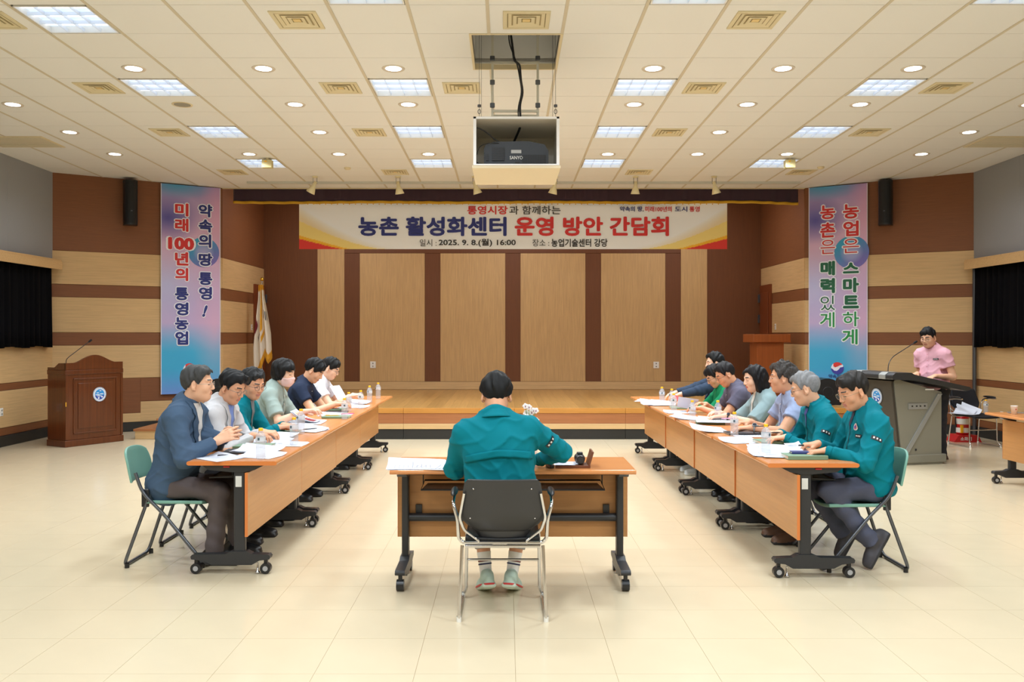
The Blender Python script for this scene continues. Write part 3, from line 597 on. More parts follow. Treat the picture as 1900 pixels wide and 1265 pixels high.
# ---------------------------------------------------------------- tables
def make_table(lab, sticker=False):
    t = thing('conference_table', lab, 'table', (0, 0, 0), 0, 'wheeled wooden conference tables'); l, dpt = 1.478, .58
    r = .0135; n = 6
    prof = [(dpt / 2 - r + r * math.cos(a), .7215 + r * math.sin(a)) for a in [-PI / 2 + PI * i / n for i in range(n + 1)]] + [(-dpt / 2 + r + r * math.cos(a), .7215 + r * math.sin(a)) for a in [PI / 2 + PI * i / n for i in range(n + 1)]]
    MB().prism(prof, -l / 2 + .002, l / 2 - .002, 'x', smooth=False).build('tabletop', M_TOP, t)
    for s in (-1, 1): MB().prism([(y, z) for y, z in prof], s * (l / 2 - .002), s * l / 2, 'x').build('edge_band', M_EDGE, t)
    p = MB().box(-.735, .735, .085, .103, .25, .66).build('front_panel', M_PANEL, t, bev=.002, segs=1)
    for s in (-1, 1): MB().box(s * .735, s * .7375, .0845, .1035, .2495, .6605).build('edge_strip', M_EDGE, p)
    for s in (-1, 1):
        lg = MB().box(s * .68 - .022, s * .68 + .022, .0, .075, .11, .695).build('leg', M_BLK, t, bev=.012, segs=3)
        fp = [(.235, .098), (.24, .115), (.23, .128), (.12, .132), (.085, .15), (-.01, .15), (-.05, .132), (-.265, .128), (-.275, .115), (-.27, .098), (-.19, .088), (-.14, .062), (.12, .062), (.17, .09)]
        ft = MB().prism(fp, s * .68 - .03, s * .68 + .03, 'x').build('foot', M_BLK, t, bev=.008)
        for y in (.205, -.245):
            c = MB().tube([(s * .68 - .022, y, .036), (s * .68 + .022, y, .036)], .034, 16).box(s * .68 - .012, s * .68 + .012, y - .012, y + .012, .04, .1).build('caster', M_BPL, ft, bev=.004)
            for e in (-1, 1): MB().tube([(s * .68 + e * .021, y, .036), (s * .68 + e * .0235, y, .036)], .017, 12).build('hub_cap', mat('hub_grey', (160, 160, 162), .4), ft)
        MB().lathe([(.001, .004), (.016, .004), (.016, .012), (.006, .02), (.006, .07)], 12, (s * .68, .15, 0)).build('glide', M_CHR, ft)
        MB().prism([(.2, .705), (-.2, .705), (-.16, .675), (0, .66), (.075, .66), (.14, .675)], s * .68 - .03, s * .68 + .03, 'x').build('bracket', M_BLK, t, bev=.004)
        MB().box(s * .72, s * .66, -.06, -.02, .692, .7).build('release_lever', mat('red_lever', (196, 40, 48), .4), t, bev=.002)
        MB().box(s * .6 - .02, s * .6 + .02, .068, .086, .37, .46).build('panel_bracket', M_BLK, t, bev=.002)
    MB().tube([(-.67, .045, .385), (.67, .045, .385)], .026, 12).build('cross_rail', M_BLK, t); MB().tube([(-.67, .0, .672), (.67, .0, .672)], .012, 10).build('pivot_bar', M_BLK, t)
    tr = [(-.56, -.2), (.56, -.2), (.54, .05), (-.54, .05)]
    MB().prism(tr, .598, .602, 'z').build('book_tray', M_BLK, t); q = MB(); pth = [(-.56, -.2, .602), (.56, -.2, .602), (.56, .05, .62), (-.56, .05, .62)]
    q.tube(pth, .006, 6, closed=True)
    for s in (-1, 1): q.tube([(s * .56, -.05, .61), (s * .56, -.05, .7)], .004, 6)
    q.build('tray_wire', M_BPL, t)
    if sticker:
        for s in (-1, 1): MB().box(s * .703, s * .7035, .018, .058, .585, .655).build('rating_sticker', mat('sticker', (205, 205, 200), .5), t, bev=.0)
    return t
ft_ = make_table('small wooden table facing the stage where the man in the centre sits alone'); ft_.location = (.038, 5.50, 0)
ord_ = ['nearest the camera', 'second from the camera', 'third from the camera', 'nearest the stage']
for k in range(4):
    yc = 5.58 + .74 + 1.48 * k; x = -1.765 - .011 * k
    clone(ft_, (x, yc, 0), -PI / 2, 'wooden table of the left row, %s' % ord_[k])
    yc = 5.49 + .74 + 1.48 * k; x = 1.938 - .008 * k
    clone(ft_, (x, yc, 0), PI / 2, 'wooden table of the right row, %s' % ord_[k])
for x, y, s in ((-1.70 - .03, 5.578 + .037, 1), (1.895, 5.49 + .037, 1)):
    tag(MB().box(-.02, .02, -.001, 0, -.035, .035).build('inspection_sticker', mat('sticker', (205, 205, 200), .5), None, bev=.006), 'white rating sticker on the leg of the nearest %s table' % ('left' if x < 0 else 'right'), 'sticker').location = (x, y, .6)
rt = clone(ft_, (5.29, 8.36, 0), PI / 2, 'wooden table at the right edge with a paper cup on it')
# ---------------------------------------------------------------- chairs
M_GRN = mat('green_seat', (112, 158, 142), .45)
def make_folding():
    t = thing('folding_chair', 'x', 'chair', (0, 0, 0), 0, 'green folding chairs at the tables')
    q = MB().tube(fillet([(-.195, -.235, .63), (-.195, -.19, .5), (-.195, -.05, .36), (-.195, .235, .013), (.195, .235, .013), (.195, -.05, .36), (.195, -.19, .5), (.195, -.235, .63)], .06, 5), .0115, 10); q.build('front_leg_frame', M_STEEL, t)
    q = MB().tube(fillet([(-.172, -.17, .52), (-.175, -.16, .45), (-.2, -.31, .013), (.2, -.31, .013), (.175, -.16, .45), (.172, -.17, .52)], .06, 5), .0115, 10); q.build('rear_leg_frame', M_STEEL, t)
    for s in (-1, 1): MB().box(s * .178 - .008, s * .178 + .008, -.2, -.15, .4, .52).build('hinge_bracket', M_BPL, t, bev=.006)
    def seat(u, v):
        x = (u - .5) * .40; y = -.19 + v * .40; return (x * (1 - .08 * (1 - v)), y, .425 - .012 * math.cos((u - .5) * PI) + .01 * (2 * u - 1) ** 2)
    MB().grid(12, 10, seat).build('seat', M_GRN, t, solid=.022, bev=.004)
    def back(u, v):
        a = (u - .5) * 1.5; r = .27; tx = math.sin(a) * r * (1.0 - .12 * v ** 3); ty = -.245 - .055 * math.cos(a) + (0) - .05 * v
        zz = .56 + .225 * v - .03 * abs(2 * u - 1) ** 3 * (v > .6) * (v - .6) * 3
        return (tx, ty + .075 * (1 - math.cos(a)), zz)
    MB().grid(16, 8, back).build('backrest', M_GRN, t, solid=.016, bev=.004)
    q = MB()
    for x in (-.195, .195): q.lathe([(.015, 0), (.015, .03)], 10, (x, .21, 0)); q.lathe([(.015, 0), (.015, .03)], 10, (x, -.29, 0))
    q.build('rubber_foot', M_BPL, t)
    return t
def make_arm_chair(pad):
    """chrome sled-base armchair facing +y"""
    t = thing('arm_chair', 'x', 'chair', (0, 0, 0)); R_ = .0095; w_ = .235
    for s in (-1, 1):
        q = MB().tube(fillet([(s * (w_ - .015), -.19, .40), (s * w_, -.25, .012), (s * w_, .22, .012), (s * (w_ - .02), .16, .06), (s * (w_ - .025), .15, .40)], .03, 5), R_, 10); q.build('leg_frame', M_CHR, t)
        q = MB().tube(fillet([(s * (w_ - .1), -.19, .415), (s * (w_ - .02), -.19, .415), (s * (w_ + .005), -.19, .44), (s * (w_ + .01), -.2, .55), (s * (w_ + .035), -.19, .63), (s * (w_ + .035), -.05, .655), (s * (w_ + .03), .08, .655)], .03, 5), R_, 10); q.build('arm_tube', M_CHR, t)
        MB().ell((s * (w_ + .035), -.06, .672), (.021, .13, .017), 12, 8).build('armrest', M_BPL, t)
        q = MB().tube(fillet([(s * (w_ - .1), -.19, .415), (s * .13, -.19, .425), (s * .15, -.19, .44), (s * .21, -.21, .49), (s * .232, -.235, .56), (s * .205, -.275, .70)], .02, 4), R_ * .85, 8); q.build('back_bracket', M_CHR, t)
        for y in (-.24, .2): MB().lathe([(.013, 0), (.013, .03)], 10, (s * w_, y, 0)).build('glide', M_WHITE, t)
    MB().tube([(-w_ + .03, -.195, .397), (w_ - .03, -.195, .397)], R_, 10).build('rear_rail', M_CHR, t)
    MB().tube([(-w_ + .1, -.19, .415), (w_ - .1, -.19, .415)], R_ * .8, 10).build('rear_rail', M_CHR, t)
    MB().tube([(-w_ + .025, .15, .235), (w_ - .025, .15, .235)], .007, 8).build('front_rail', M_CHR, t)
    MB().grid(12, 10, lambda u, v: ((u - .5) * .41 * (1 - .0 * v), -.17 + v * .42, .43 - .02 * math.sin(PI * u) * .5 - .02 * max(0, v - .85) * 4)).build('seat', mat('seat_fabric', (20, 21, 30), .8, noise=.2, nscale=300) if pad else M_BPL, t, solid=.03, bev=.008)
    def outline(v):   # half width of the back by height
        return float(np.interp(v, [0, .12, .3, .34, .75, .93, 1], [.12, .19, .232, .235, .213, .205, .185]))
    def back(u, v, off=0):
        x = (2 * u - 1) * outline(v); z = .475 + v * .30; y = -.215 - .085 * v + .03 * (x / .23) ** 2 + off + (.05 * max(0, .3 - v) * 3) * 1
        return (x, y, z)
    MB().grid(18, 16, lambda u, v: back(u, v)).build('back_shell', mat('shell_black', (48, 48, 50), .38), t, solid=.012, bev=.003)
    MB().grid(14, 6, lambda u, v: ((2 * u - 1) * (.12 + .04 * v), -.16 - .012 * v + .02 * (2 * u - 1) ** 2, .43 + .06 * v)).build('back_support', MATS['shell_black'], t, solid=.01)
    for x, v in ((-.155, .83), (.155, .83), (-.175, .27), (.175, .27)):
        p = back(.5 + x / .46, v); MB().ell((x, p[1] - .008, p[2]), (.005, .004, .005), 8, 6).build('screw', M_CHR, t)
    if pad: MB().grid(16, 12, lambda u, v: (lambda p: (p[0] * .9, p[1] + .02, p[2]))(back(u, .08 + v * .86))).build('back_pad', MATS['seat_fabric'], t, solid=.02, bev=.005)
    return t
fc = make_folding(); ac = make_arm_chair(False); ac.location = (-.022, 4.93, 0)
tag(ac, 'black-backed chrome armchair with its back to the camera, under the man in the centre', 'chair')
a2 = make_arm_chair(True); tag(a2, 'black padded chrome armchair by the wall with a bottle and papers on its seat', 'chair'); a2.location = (6.52, 12.1, 0); a2.rotation_euler = (0, 0, PI + .18)
a3 = clone(a2, (5.72, 12.25, 0), PI + .05, 'black padded armchair half hidden behind the standing speaker in pink')
# ---------------------------------------------------------------- lecterns
M_EMW = mat('emblem_white', (236, 240, 246), .4); M_EMB = mat('emblem_sky', (40, 140, 214), .4); M_EMD = mat('emblem_deep', (32, 74, 170), .4)
def emblem(parent, x, y, z, r):
    def dsc(cx, cz, rx, rz, yy, m, a0=0, a1=2 * PI):
        n = 24; MB().add([(x + cx + rx * math.cos(a0 + (a1 - a0) * i / n), yy, z + cz + rz * math.sin(a0 + (a1 - a0) * i / n)) for i in range(n + (a1 - a0 < 6))], [tuple(range(n + (a1 - a0 < 6)))]).build('emblem', m, parent)
    e = MB().tube([(x, y, z), (x, y - .004, z)], r, 32).build('emblem_plate', M_EMW, parent)
    dsc(0, 0, r * .72, r * .72, y - .005, M_EMB); dsc(0, 0, r * .72, r * .72, y - .0056, M_EMD, PI + .2, 2 * PI - .2)
    for cx, cz, rx, rz in ((-.3, .22, .22, .05), (.3, .05, .3, .06), (-.3, -.05, .34, .06), (-.05, -.22, .4, .05), (.35, -.35, .12, .12), (-.15, -.5, .14, .12), (.1, .5, .16, .05)): dsc(r * cx, r * cz, r * rx, r * rz, y - .0062, M_EMW)
    rg = MB().tube([(x + r * .97 * math.cos(a), y - .004, z + r * .97 * math.sin(a)) for a in [2 * PI * i / 32 for i in range(32)]], r * .035, 6, closed=True).build('emblem_rim', mat('emblem_rim', (150, 165, 190), .4), parent)
    q = MB()
    for i in range(28):
        a = 2 * PI * i / 28; q.x = Matrix.Translation((x + r * .85 * math.cos(a), y - .005, z + r * .85 * math.sin(a))) @ Matrix.Rotation(-a, 4, 'Y'); q.box(-r * .05, r * .05, -.0005, .0005, -r * .035, r * .035)
    q.build('emblem_lettering', mat('emblem_ink', (110, 130, 175), .5), parent)
def gooseneck(parent, p, path, r=.005):
    MB().tube(fillet(path, .05, 5), r, 8).build('microphone_stem', M_BPL, parent); e = Vector(path[-1]); d = (e - Vector(path[-2])).normalized()
    MB().tube([e, e + d * .02, e + d * .055], [.008, .014, .012], 12).build('microphone_head', mat('mic_foam', (16, 16, 18), .9), parent)
t = thing('carved_lectern', 'carved dark brown wooden lectern with a round blue emblem at the left', 'lectern', (-6.035, 11.9, 0), math.radians(59))
W = .87; D = .42
MB().box(-.015, W + .015, -.015, D, 0, .09).build('plinth', M_MAH, t, bev=.008)
MB().box(.0, W, 0, D, .09, 1.0).build('body', M_MAH, t, bev=.006)
MB().box(-.012, W + .012, -.014, D, .99, 1.06).build('cornice', M_MAH, t, bev=.012, segs=3)
cr = [(0, 1.06)] + [(W * u, 1.155 + .105 * max(0, math.cos((u - .5) / .36 * PI / 2)) ** 1.6 if abs(u - .5) < .36 else 1.155) for u in [i / 36 for i in range(37)]] + [(W, 1.06)]
MB().prism(cr, -.012, .03, 'y').build('crest_board', M_MAH, t, bev=.004)
for s in (0, W - .025): MB().prism([(0, 1.06), (0, 1.155), (.16, 1.15), (.26, 1.09), (D, 1.09), (D, 1.06)], s, s + .025, 'x').build('side_crest', M_MAH, t, bev=.003)
MB().prism([(.02, 1.06), (.02, 1.075), (D, 1.065), (D, 1.05)], .02, W - .02, 'x').build('reading_board', M_MAH, t)
for (x0, x1, z0, z1, y) in ((.11, W - .09, .17, .94, -.012),):
    q = MB(); b = .02
    for r_ in ((x0, x1, z0, z0 + b), (x0, x1, z1 - b, z1), (x0, x0 + b, z0, z1), (x1 - b, x1, z0, z1)): q.box(r_[0], r_[1], y, 0, r_[2], r_[3])
    q.build('panel_moulding', M_MAH, t, bev=.006); MB().box(x0 + .07, x1 - .07, -.008, 0, z0 + .07, z1 - .07).build('raised_panel', M_MAH, t, bev=.006)
MB().box(-.004, .03, -.01, .0, .1, .99).build('corner_post', M_MAH, t, bev=.003); MB().box(W - .03, W + .004, -.01, .0, .1, .99).build('corner_post', M_MAH, t, bev=.003)
MB().box(-.006, .006, -.013, -.009, .56, .62).build('brass_plate', M_GOLD, t)
emblem(t, .5, -.012, .70, .102)
gooseneck(t, None, [(.04, .05, 1.06), (.04, .05, 1.2), (.07, .03, 1.24), (.34, -.0, 1.44)])
# grey electronic lectern
t = thing('electronic_lectern', 'grey and black electronic lectern in front of the man in pink', 'lectern', (4.66, 10.28, 0), math.radians(-77))
M_LG = mat('lectern_grey', (128, 125, 112), .45, noise=.03, nscale=200); M_LD = mat('lectern_dark', (62, 56, 48), .5, noise=.1, nscale=300); M_LT = mat('lectern_top', (44, 46, 48), .35); M_LS = mat('lectern_silver', (150, 152, 150), .35, metal=.3)
# local: x toward the camera (0 at the near side), y away from the audience
MB().box(-.62, 0, -.02, .58, .0, .02).box(-.63, .01, -.05, .62, .02, .12).build('base', M_LG, t, bev=.01)
body = [(-.0, .12), (.5, .12), (.52, .98), (.0, 1.02), (-.12, 1.02)]
MB().prism([(.02, .12), (.56, .12), (.56, .86), (-.05, 1.02), (-.09, 1.0)], -.6, -.005, 'x').build('body', M_LG, t, bev=.008)
MB().prism([(-.02, .14), (-.005, .14), (-.075, 1.0), (-.12, 1.0)], -.585, -.02, 'x').build('front_panel', M_LD, t, bev=.006)
MB().prism([(.03, .13), (.09, .13), (.56, .84), (.5, .84)], -.004, .012, 'x').build('diagonal_strut', M_LS, t, bev=.004)
MB().prism([(-.2, 1.02), (-.2, 1.07), (-.16, 1.10), (.05, 1.10), (.10, 1.075), (.86, .92), (.86, .885), (.8, .875), (.1, 1.01)], -.75, .12, 'x').build('top_housing', M_LT, t, bev=.012, segs=3)
MB().prism([(.14, 1.072), (.84, .93), (.84, .925), (.14, 1.067)], -.7, .07, 'x').build('work_surface', M_BPL, t)
for x0, x1 in ((-.62, -.5), (-.13, -.01)): MB().prism([(-.206, 1.02), (-.206, 1.072), (-.162, 1.106), (-.05, 1.106), (-.05, 1.02)], x0, x1, 'x').build('silver_corner', M_LS, t, bev=.006)
MB().box(.0, .006, .1, .36, .66, .73).build('socket_panel', M_LS, t, bev=.002)
q = MB()
for y in (.14, .2, .25, .31): q.box(.006, .009, y, y + .02, .69, .705)
q.build('socket', M_BPL, t); MB().box(.0, .006, .33, .45, .885, .9).build('maker_plate', M_WHITE, t)
for y, z in ((-.04, .95), (-.015, .33)): MB().ell((-.3, y - .055, z), (.01, .008, .01), 8, 6).build('bolt', M_CHR, t)
MB().ell((.006, .2, .18), (.006, .014, .014), 10, 6).build('cable_hole', M_BPL, t)
emb_parent = thing('tmp', '', 'x') ; bpy.data.objects.remove(emb_parent)
eh = bpy.data.objects.new('emblem_badge', None); COL.objects.link(eh); eh.parent = t; eh.location = (-.3, -.1, .80); eh.rotation_euler = (.116, 0, 0)
emblem(eh, 0, -.004, 0, .095)
gooseneck(t, None, [(-.1, -.1, 1.09), (-.12, -.08, 1.2), (-.15, .0, 1.28), (-.2, .33, 1.44)])
# stage lectern
t = thing('stage_lectern', 'plain brown wooden lectern standing on the stage at the right', 'lectern', (4.53, 14.9, .461), .12)
MB().box(-.27, .25, -.02, .34, 0, .04).build('plinth', M_MAH, t, bev=.006); MB().box(-.25, .23, 0, .32, .04, .96).build('body', wood('orange_mahogany', (146, 76, 34), 'z', .15, .35, 30), t, bev=.004)
MB().box(-.35, .33, -.06, .38, .95, 1.09).build('top_box', MATS['orange_mahogany'], t, bev=.012, segs=3); MB().box(-.31, .29, -.02, .34, 1.09, 1.1).build('reading_board', M_MAH, t)
# ---------------------------------------------------------------- flag
t = thing('national_flag', 'white flag with gold fringe drooping from a pole on the stage', 'flag', (-4.5, 16.0, .461))
MB().lathe([(.001, 0), (.14, 0), (.14, .02), (.03, .05), (.02, .12), (.001, .12)], 20).build('base', M_GOLD, t)
MB().tube([(0, 0, .1), (0, 0, 2.07)], .012, 10).build('pole', M_CHR, t); MB().ell((0, 0, 2.10), (.035, .035, .038), 14, 10).build('finial', mat('brass', (214, 176, 70), .2, metal=.9), t)
MB().box(-.004, .004, -.004, .004, 2.06, 2.08).build('collar', M_GOLD, t)
cols = []; NU, NV = 60, 50
def flag(u, v):
    zt = 2.0 - .02 * abs(u - .5); zb = float(np.interp(u, [0, .2, .45, .6, .8, 1], [.33, .36, .55, .75, .62, .72])); z = zb + (zt - zb) * v
    hw = float(np.interp(v, [0, .3, .6, .85, 1], [.17, .165, .11, .055, .045])); x = (u - .5) * 2 * hw + .03 * (1 - v)
    return (x, -.03 - .03 * math.sin(u * 19 + v * 2) * (.4 + .6 * (1 - v)) - .02, z)
for j in range(NV):
    for i in range(NU):
        u, v = i / (NU - 1), j / (NV - 1); c = (226, 220, 208)
        zb = flag(u, 0)[2]; z = flag(u, v)[2]
        if v < .07 or (.36 < u < .50 and v > .42) or v > .93: c = (216, 160, 40)
        elif .42 < u < .62 and .28 < v < .36: c = (216, 160, 40)
        elif u < .16 and .44 < v < .64 and u < .16 * math.sin((v - .44) / .2 * PI): c = (110, 24, 40)
        elif .64 < u < .88 and .52 < v < .64 and not (.575 < v < .585) and int((u - .64) / .05) % 2 == 0: c = (34, 38, 52)
        elif .22 < u < .36 and .36 < v < .42 and int((u + v * .5) / .03) % 2 == 0: c = (34, 38, 52)
        cols.append((lin(c[0]), lin(c[1]), lin(c[2]), 1))
MB().grid(NU, NV, flag).build('cloth', mat('flag_cloth', (255, 255, 255), .8, vcol=True), t, colors=cols)
q = MB()
for i in range(56):
    u = i / 55; p = flag(u, 0); q.box(p[0] - .003, p[0] + .003, p[1] - .004, p[1] + .002, p[2] - .07, p[2] + .01)
q.build('fringe', M_GOLD, t)
# ---------------------------------------------------------------- stage monitors
def monitor(x, lab, rz):
    t = thing('stage_monitor', lab, 'speaker', (x, 13.35, .462), rz)
    pr = [(.0, 0)] + [(.22 + .24 * math.cos(a) * 1.0, .17 + .24 * math.sin(a)) for a in [PI * 1.05 - i * PI * 1.15 / 14 for i in range(15)]] + [(.42, 0)]
    MB().prism([(u - .22, v) for u, v in pr], 0, .35, 'y').build('cabinet', M_BPL, t, bev=.01)
    MB().tube([(0, 0, .2), (0, -.012, .2)], .075, 24).build('port', mat('port_black', (8, 8, 9), .6), t); MB().tube([(.078 * math.cos(a), -.006, .2 + .078 * math.sin(a)) for a in [2 * PI * i / 24 for i in range(24)]], .006, 6, closed=True).build('port_ring', M_BLK, t)
monitor(4.93, 'black rounded stage monitor speaker behind the two men in teal', 0); monitor(-4.42, 'black rounded stage monitor hidden behind the men in blazers', 0)
# ---------------------------------------------------------------- fire extinguisher
t = thing('fire_extinguisher', 'red fire extinguisher in a red floor stand under the black armchair', 'fire extinguisher', (6.62, 12.62, 0))
M_RED = mat('extinguisher_red', (190, 28, 30), .3)
MB().prism([(-.2, 0), (.2, 0), (.15, .1), (-.13, .1)], -.14, .12, 'y').build('stand', M_RED, t, bev=.008)
MB().lathe([(.001, .1), (.085, .1), (.09, .13), (.09, .33), (.075, .38), (.03, .41), (.02, .43), (.001, .43)], 20).build('cylinder', M_RED, t)
MB().lathe([(.0915, .25), (.0915, .33)], 20).lathe([(.0915, .13), (.0915, .2)], 20).build('label', M_WHITE, t); MB().box(-.08, -.045, -.1, -.08, .13, .24).build('yellow_strip', M_CAP, t)
MB().box(-.012, .06, -.012, .012, .43, .455).box(-.02, .08, -.01, .01, .47, .48).build('valve_handle', M_BPL, t, bev=.003); MB().tube(fillet([(0, 0, .44), (-.1, 0, .42), (-.11, 0, .3), (-.1, 0, .2)], .04), .009, 8).build('hose', M_BPL, t)
text_part('소화기', M_WHITE, t, -.03, .05, .16, .055, -.145, .02)
# ---------------------------------------------------------------- bottles, papers, notebooks, pens
bo = thing('water_bottle', 'x', 'bottle', (0, 0, 0), 0, 'water bottles on the tables')
prof = [(.001, .004), (.024, .003), (.03, .008), (.0315, .014)]
for k in range(9): z = .02 + k * .0105; prof += [(.0315, z), (.0295, z + .004), (.0315, z + .008)]
prof += [(.032, .12), (.032, .15), (.03, .158), (.022, .172), (.0145, .182), (.0135, .19)]
MB().lathe(prof, 20).build('shell', M_PET, bo)
MB().lathe([(.0318, .118), (.0322, .119), (.0322, .148), (.0318, .149)], 20).build('label', mat('clear_label', (225, 232, 240), .25, alpha=.5), bo)
MB().box(-.012, .002, -.0335, -.0325, .128, .145).build('label_mark', mat('label_ink', (70, 90, 100), .5), bo)
MB().lathe([(.001, .205), (.0138, .205), (.0145, .203), (.0145, .190), (.014, .188)], 16).build('cap', M_CAP, bo)
TZ = .7352
def who(k, side): return None
LBT = [(-1.60, 5.66, 'by the clasped hands of the man in the navy blazer'), (-1.56, 6.385, 'second on the left row, before the man in the pale blazer'), (-1.68, 7.11, 'third on the left row, before the man in teal'), (-1.548, 8.31, 'on the left row beside a closed green notebook, before the woman'),
       (-1.665, 9.17, 'on the left row before the man in navy, behind another bottle'), (-1.59, 9.48, 'on the left row before the man in white'), (-1.623, 10.3, 'second from the stage end of the left row'), (-1.618, 10.96, 'at the stage end of the left row')]
RBT = [(1.80, 10.08, 'at the stage end of the right row'), (1.85, 9.74, 'second from the stage end of the right row'), (1.727, 8.99, 'third from the stage end of the right row, in front of another bottle'), (1.715, 8.035, 'on the right row before the man in the grey polo'), (1.948, 8.02, 'on the right row before the woman'), (1.789, 6.83, 'on the right row before the man in the light blue shirt'), (1.759, 5.90, 'nearest the camera on the right row')]
first = True
for x, y, l_ in LBT + RBT:
    lab = 'water bottle ' + l_
    if first: bo.location = (x, y, TZ); bo['label'] = lab; first = False
    else: clone(bo, (x, y, TZ), random.uniform(-1, 1), lab)
clone(bo, (6.60, 11.98, .446), 0, 'clear water bottle with yellow cap, standing on the black armchair')
clone(bo, (5.27, 8.75, TZ), 0, 'clear water bottle with yellow cap, on the table at the right edge')
M_COVER = mat('notebook_green', (112, 142, 116), .5); M_COVD = mat('notebook_dark', (70, 98, 76), .5); M_PAGE = mat('page_edge', (226, 222, 204), .7); M_INKG = mat('ink_faint', (150, 150, 165), .7); M_FOLD = mat('black_folder', (26, 27, 30), .4)
def sheet(x, y, rz, lab, w=.21, h=.297, curl=.012, lift=None, n=2, z=TZ, red=False, seed=0, tilt=None):
    t = thing('paper_sheet', lab, 'paper', (x, y, z + .001), rz); rs = np.random.RandomState(seed + int(abs(x * 100) + abs(y * 10)))
    for k in range(n):
        dx, dy = rs.uniform(-.012, .012, 2) * k; ph = rs.uniform(0, 6); cc = curl * (1 + .5 * k)
        def fn(u, v):
            zz = .0012 * k + cc * max(0, (u - .6) / .4) ** 2 * (.4 + .6 * v) + .004 * math.sin(3 * v + ph) ** 2 * (u + v) / 2 * (k > 0 or n == 1)
            if lift: zz += lift * v ** 2
            return ((u - .5) * w + dx, (v - .5) * h * (1 - (abs(lift or 0) * .6) * v) + dy, zz)
        s = MB().grid(7, 7, fn).build('sheet', M_PAPER, t)
        if k == n - 1:
            q = MB()
            for j in range(9 if not red else 3):
                v = .86 - j * .075; u0 = .12; u1 = rs.uniform(.5, .88); a = fn(u0, v); b = fn(u1, v)
                vs = [(a[0], a[1] - .0016, a[2] + .0012), (b[0], b[1] - .0016, b[2] + .0016), (b[0], b[1] + .0016, b[2] + .0016), (a[0], a[1] + .0016, a[2] + .0012)]
                q.add(vs, [(0, 1, 2, 3)])
            q.build('printed_line', M_INKG, s)
    if tilt: t.rotation_euler = (tilt[0], tilt[1], rz)
    return t
def notebook(x, y, rz, lab, z=TZ, w=.19, h=.26, th=.018, dark=False, mt=None, name='notebook'):
    t = thing(name, lab, 'notebook', (x, y, z + .0005), rz); mt = mt or M_COVER
    MB().box(-w / 2, w / 2, -h / 2, h / 2, th - .0025, th).build('cover', mt, t, bev=.001); MB().box(-w / 2, w / 2, -h / 2, h / 2, 0, .0025).build('cover', mt, t, bev=.001)
    MB().box(-w / 2 - .002, -w / 2 + .003, -h / 2, h / 2, 0, th).build('spine', mt, t, bev=.002); MB().box(-w / 2 + .003, w / 2 - .004, -h / 2 + .004, h / 2 - .004, .0025, th - .0025).build('pages', M_PAGE, t)
    if dark: MB().box(-w / 2 + .01, w / 2 + .0005, -h / 2 - .0006, -h / 2 + .09, -.0002, th + .0004).build('cover_band', M_COVD, t)
    return t
def pen(x, y, rz, lab, z=TZ, mt=None, rx=0):
    t = thing('pen', lab, 'pen', (x, y, z + .006), rz); t.rotation_euler = (0, rx, rz)
    MB().tube([(-.065, 0, 0), (-.055, 0, 0), (.05, 0, 0), (.065, 0, 0), (.072, 0, 0)], [.003, .0045, .0045, .003, .001], 8).build('barrel', mt or M_BPL, t); MB().box(-.062, -.025, -.001, .001, .0045, .007).build('clip', M_CHR, t)
    return t
NB_Z = TZ + .019
# left row
sheet(-1.90, 5.72, .9, 'white printed sheet under the pen of the man in the navy blazer', seed=1); pen(-1.86, 5.80, .25, 'black pen on the nearest white sheet of the left row', z=TZ + .004)
sheet(-1.66, 5.82, 1.25, 'curled white sheet at the inner edge of the nearest left table', curl=.025, seed=2)
notebook(-1.80, 6.04, PI / 2 + .1, 'black open document folder lying before the man in the navy blazer', mt=M_FOLD, w=.23, h=.31, th=.008); sheet(-1.74, 6.03, 1.4, 'white booklet lying on the black folder on the nearest left table', z=TZ + .009, n=4, seed=3); pen(-1.6, 5.98, 1.2, 'thick black marker pen beside the white booklet on the left row', mt=M_FOLD)
notebook(-1.82, 6.28, PI / 2, 'green notebook between the first two men of the left row')
sheet(-1.63, 6.42, 1.5, 'white sheet lying before the man in the pale blazer', seed=4); sheet(-1.80, 6.62, 1.5, 'thick stack of printed sheets before the man in the pale blazer', n=6, seed=5)
notebook(-1.82, 6.86, PI / 2, 'green notebook under the papers of the man in glasses and teal'); sheet(-1.82, 6.87, 1.55, 'white printed sheet lying on the green notebook, left row third seat', z=NB_Z, seed=6)
notebook(-1.84, 7.18, PI / 2, 'green notebook near the elbow of the masked woman'); sheet(-1.68, 7.36, 1.2, 'white sheets fanned out before the masked woman', n=4, curl=.02, seed=7); pen(-1.64, 7.25, .8, 'silver pen on the fanned white sheets of the left row', z=TZ + .02)
sheet(-1.84, 8.0, 1.57, 'open white booklet in front of the masked woman', n=4, w=.3, seed=8)
bk = sheet(-1.86, 8.02, PI / 2, 'white page with a red panel raised in the hand of the masked woman', w=.2, h=.24, n=2, curl=.0, lift=.10, z=TZ + .012, red=True, seed=9)
MB().grid(8, 8, lambda u, v: ((u - .5) * .13, (v * .75 + .1 - .5) * .24 * (1 - .06 * v), .0035 + .10 * (v * .75 + .1) ** 2 + .002)).build('red_panel', mat('print_red', (186, 74, 78), .6), bk)
notebook(-1.66, 8.50, PI / 2, 'closed green notebook on the left row with a yellow pen on it'); pen(-1.70, 8.48, .2, 'yellow pen lying on the closed green notebook', z=NB_Z, mt=M_CAP)
sheet(-1.72, 8.72, 1.5, 'white and pale green printed sheets before the man in navy', n=3, seed=10); pen(-1.6, 8.75, .4, 'bright pink highlighter on the sheets before the man in navy', z=TZ + .01, mt=mat('pink_pen', (216, 40, 130), .4))
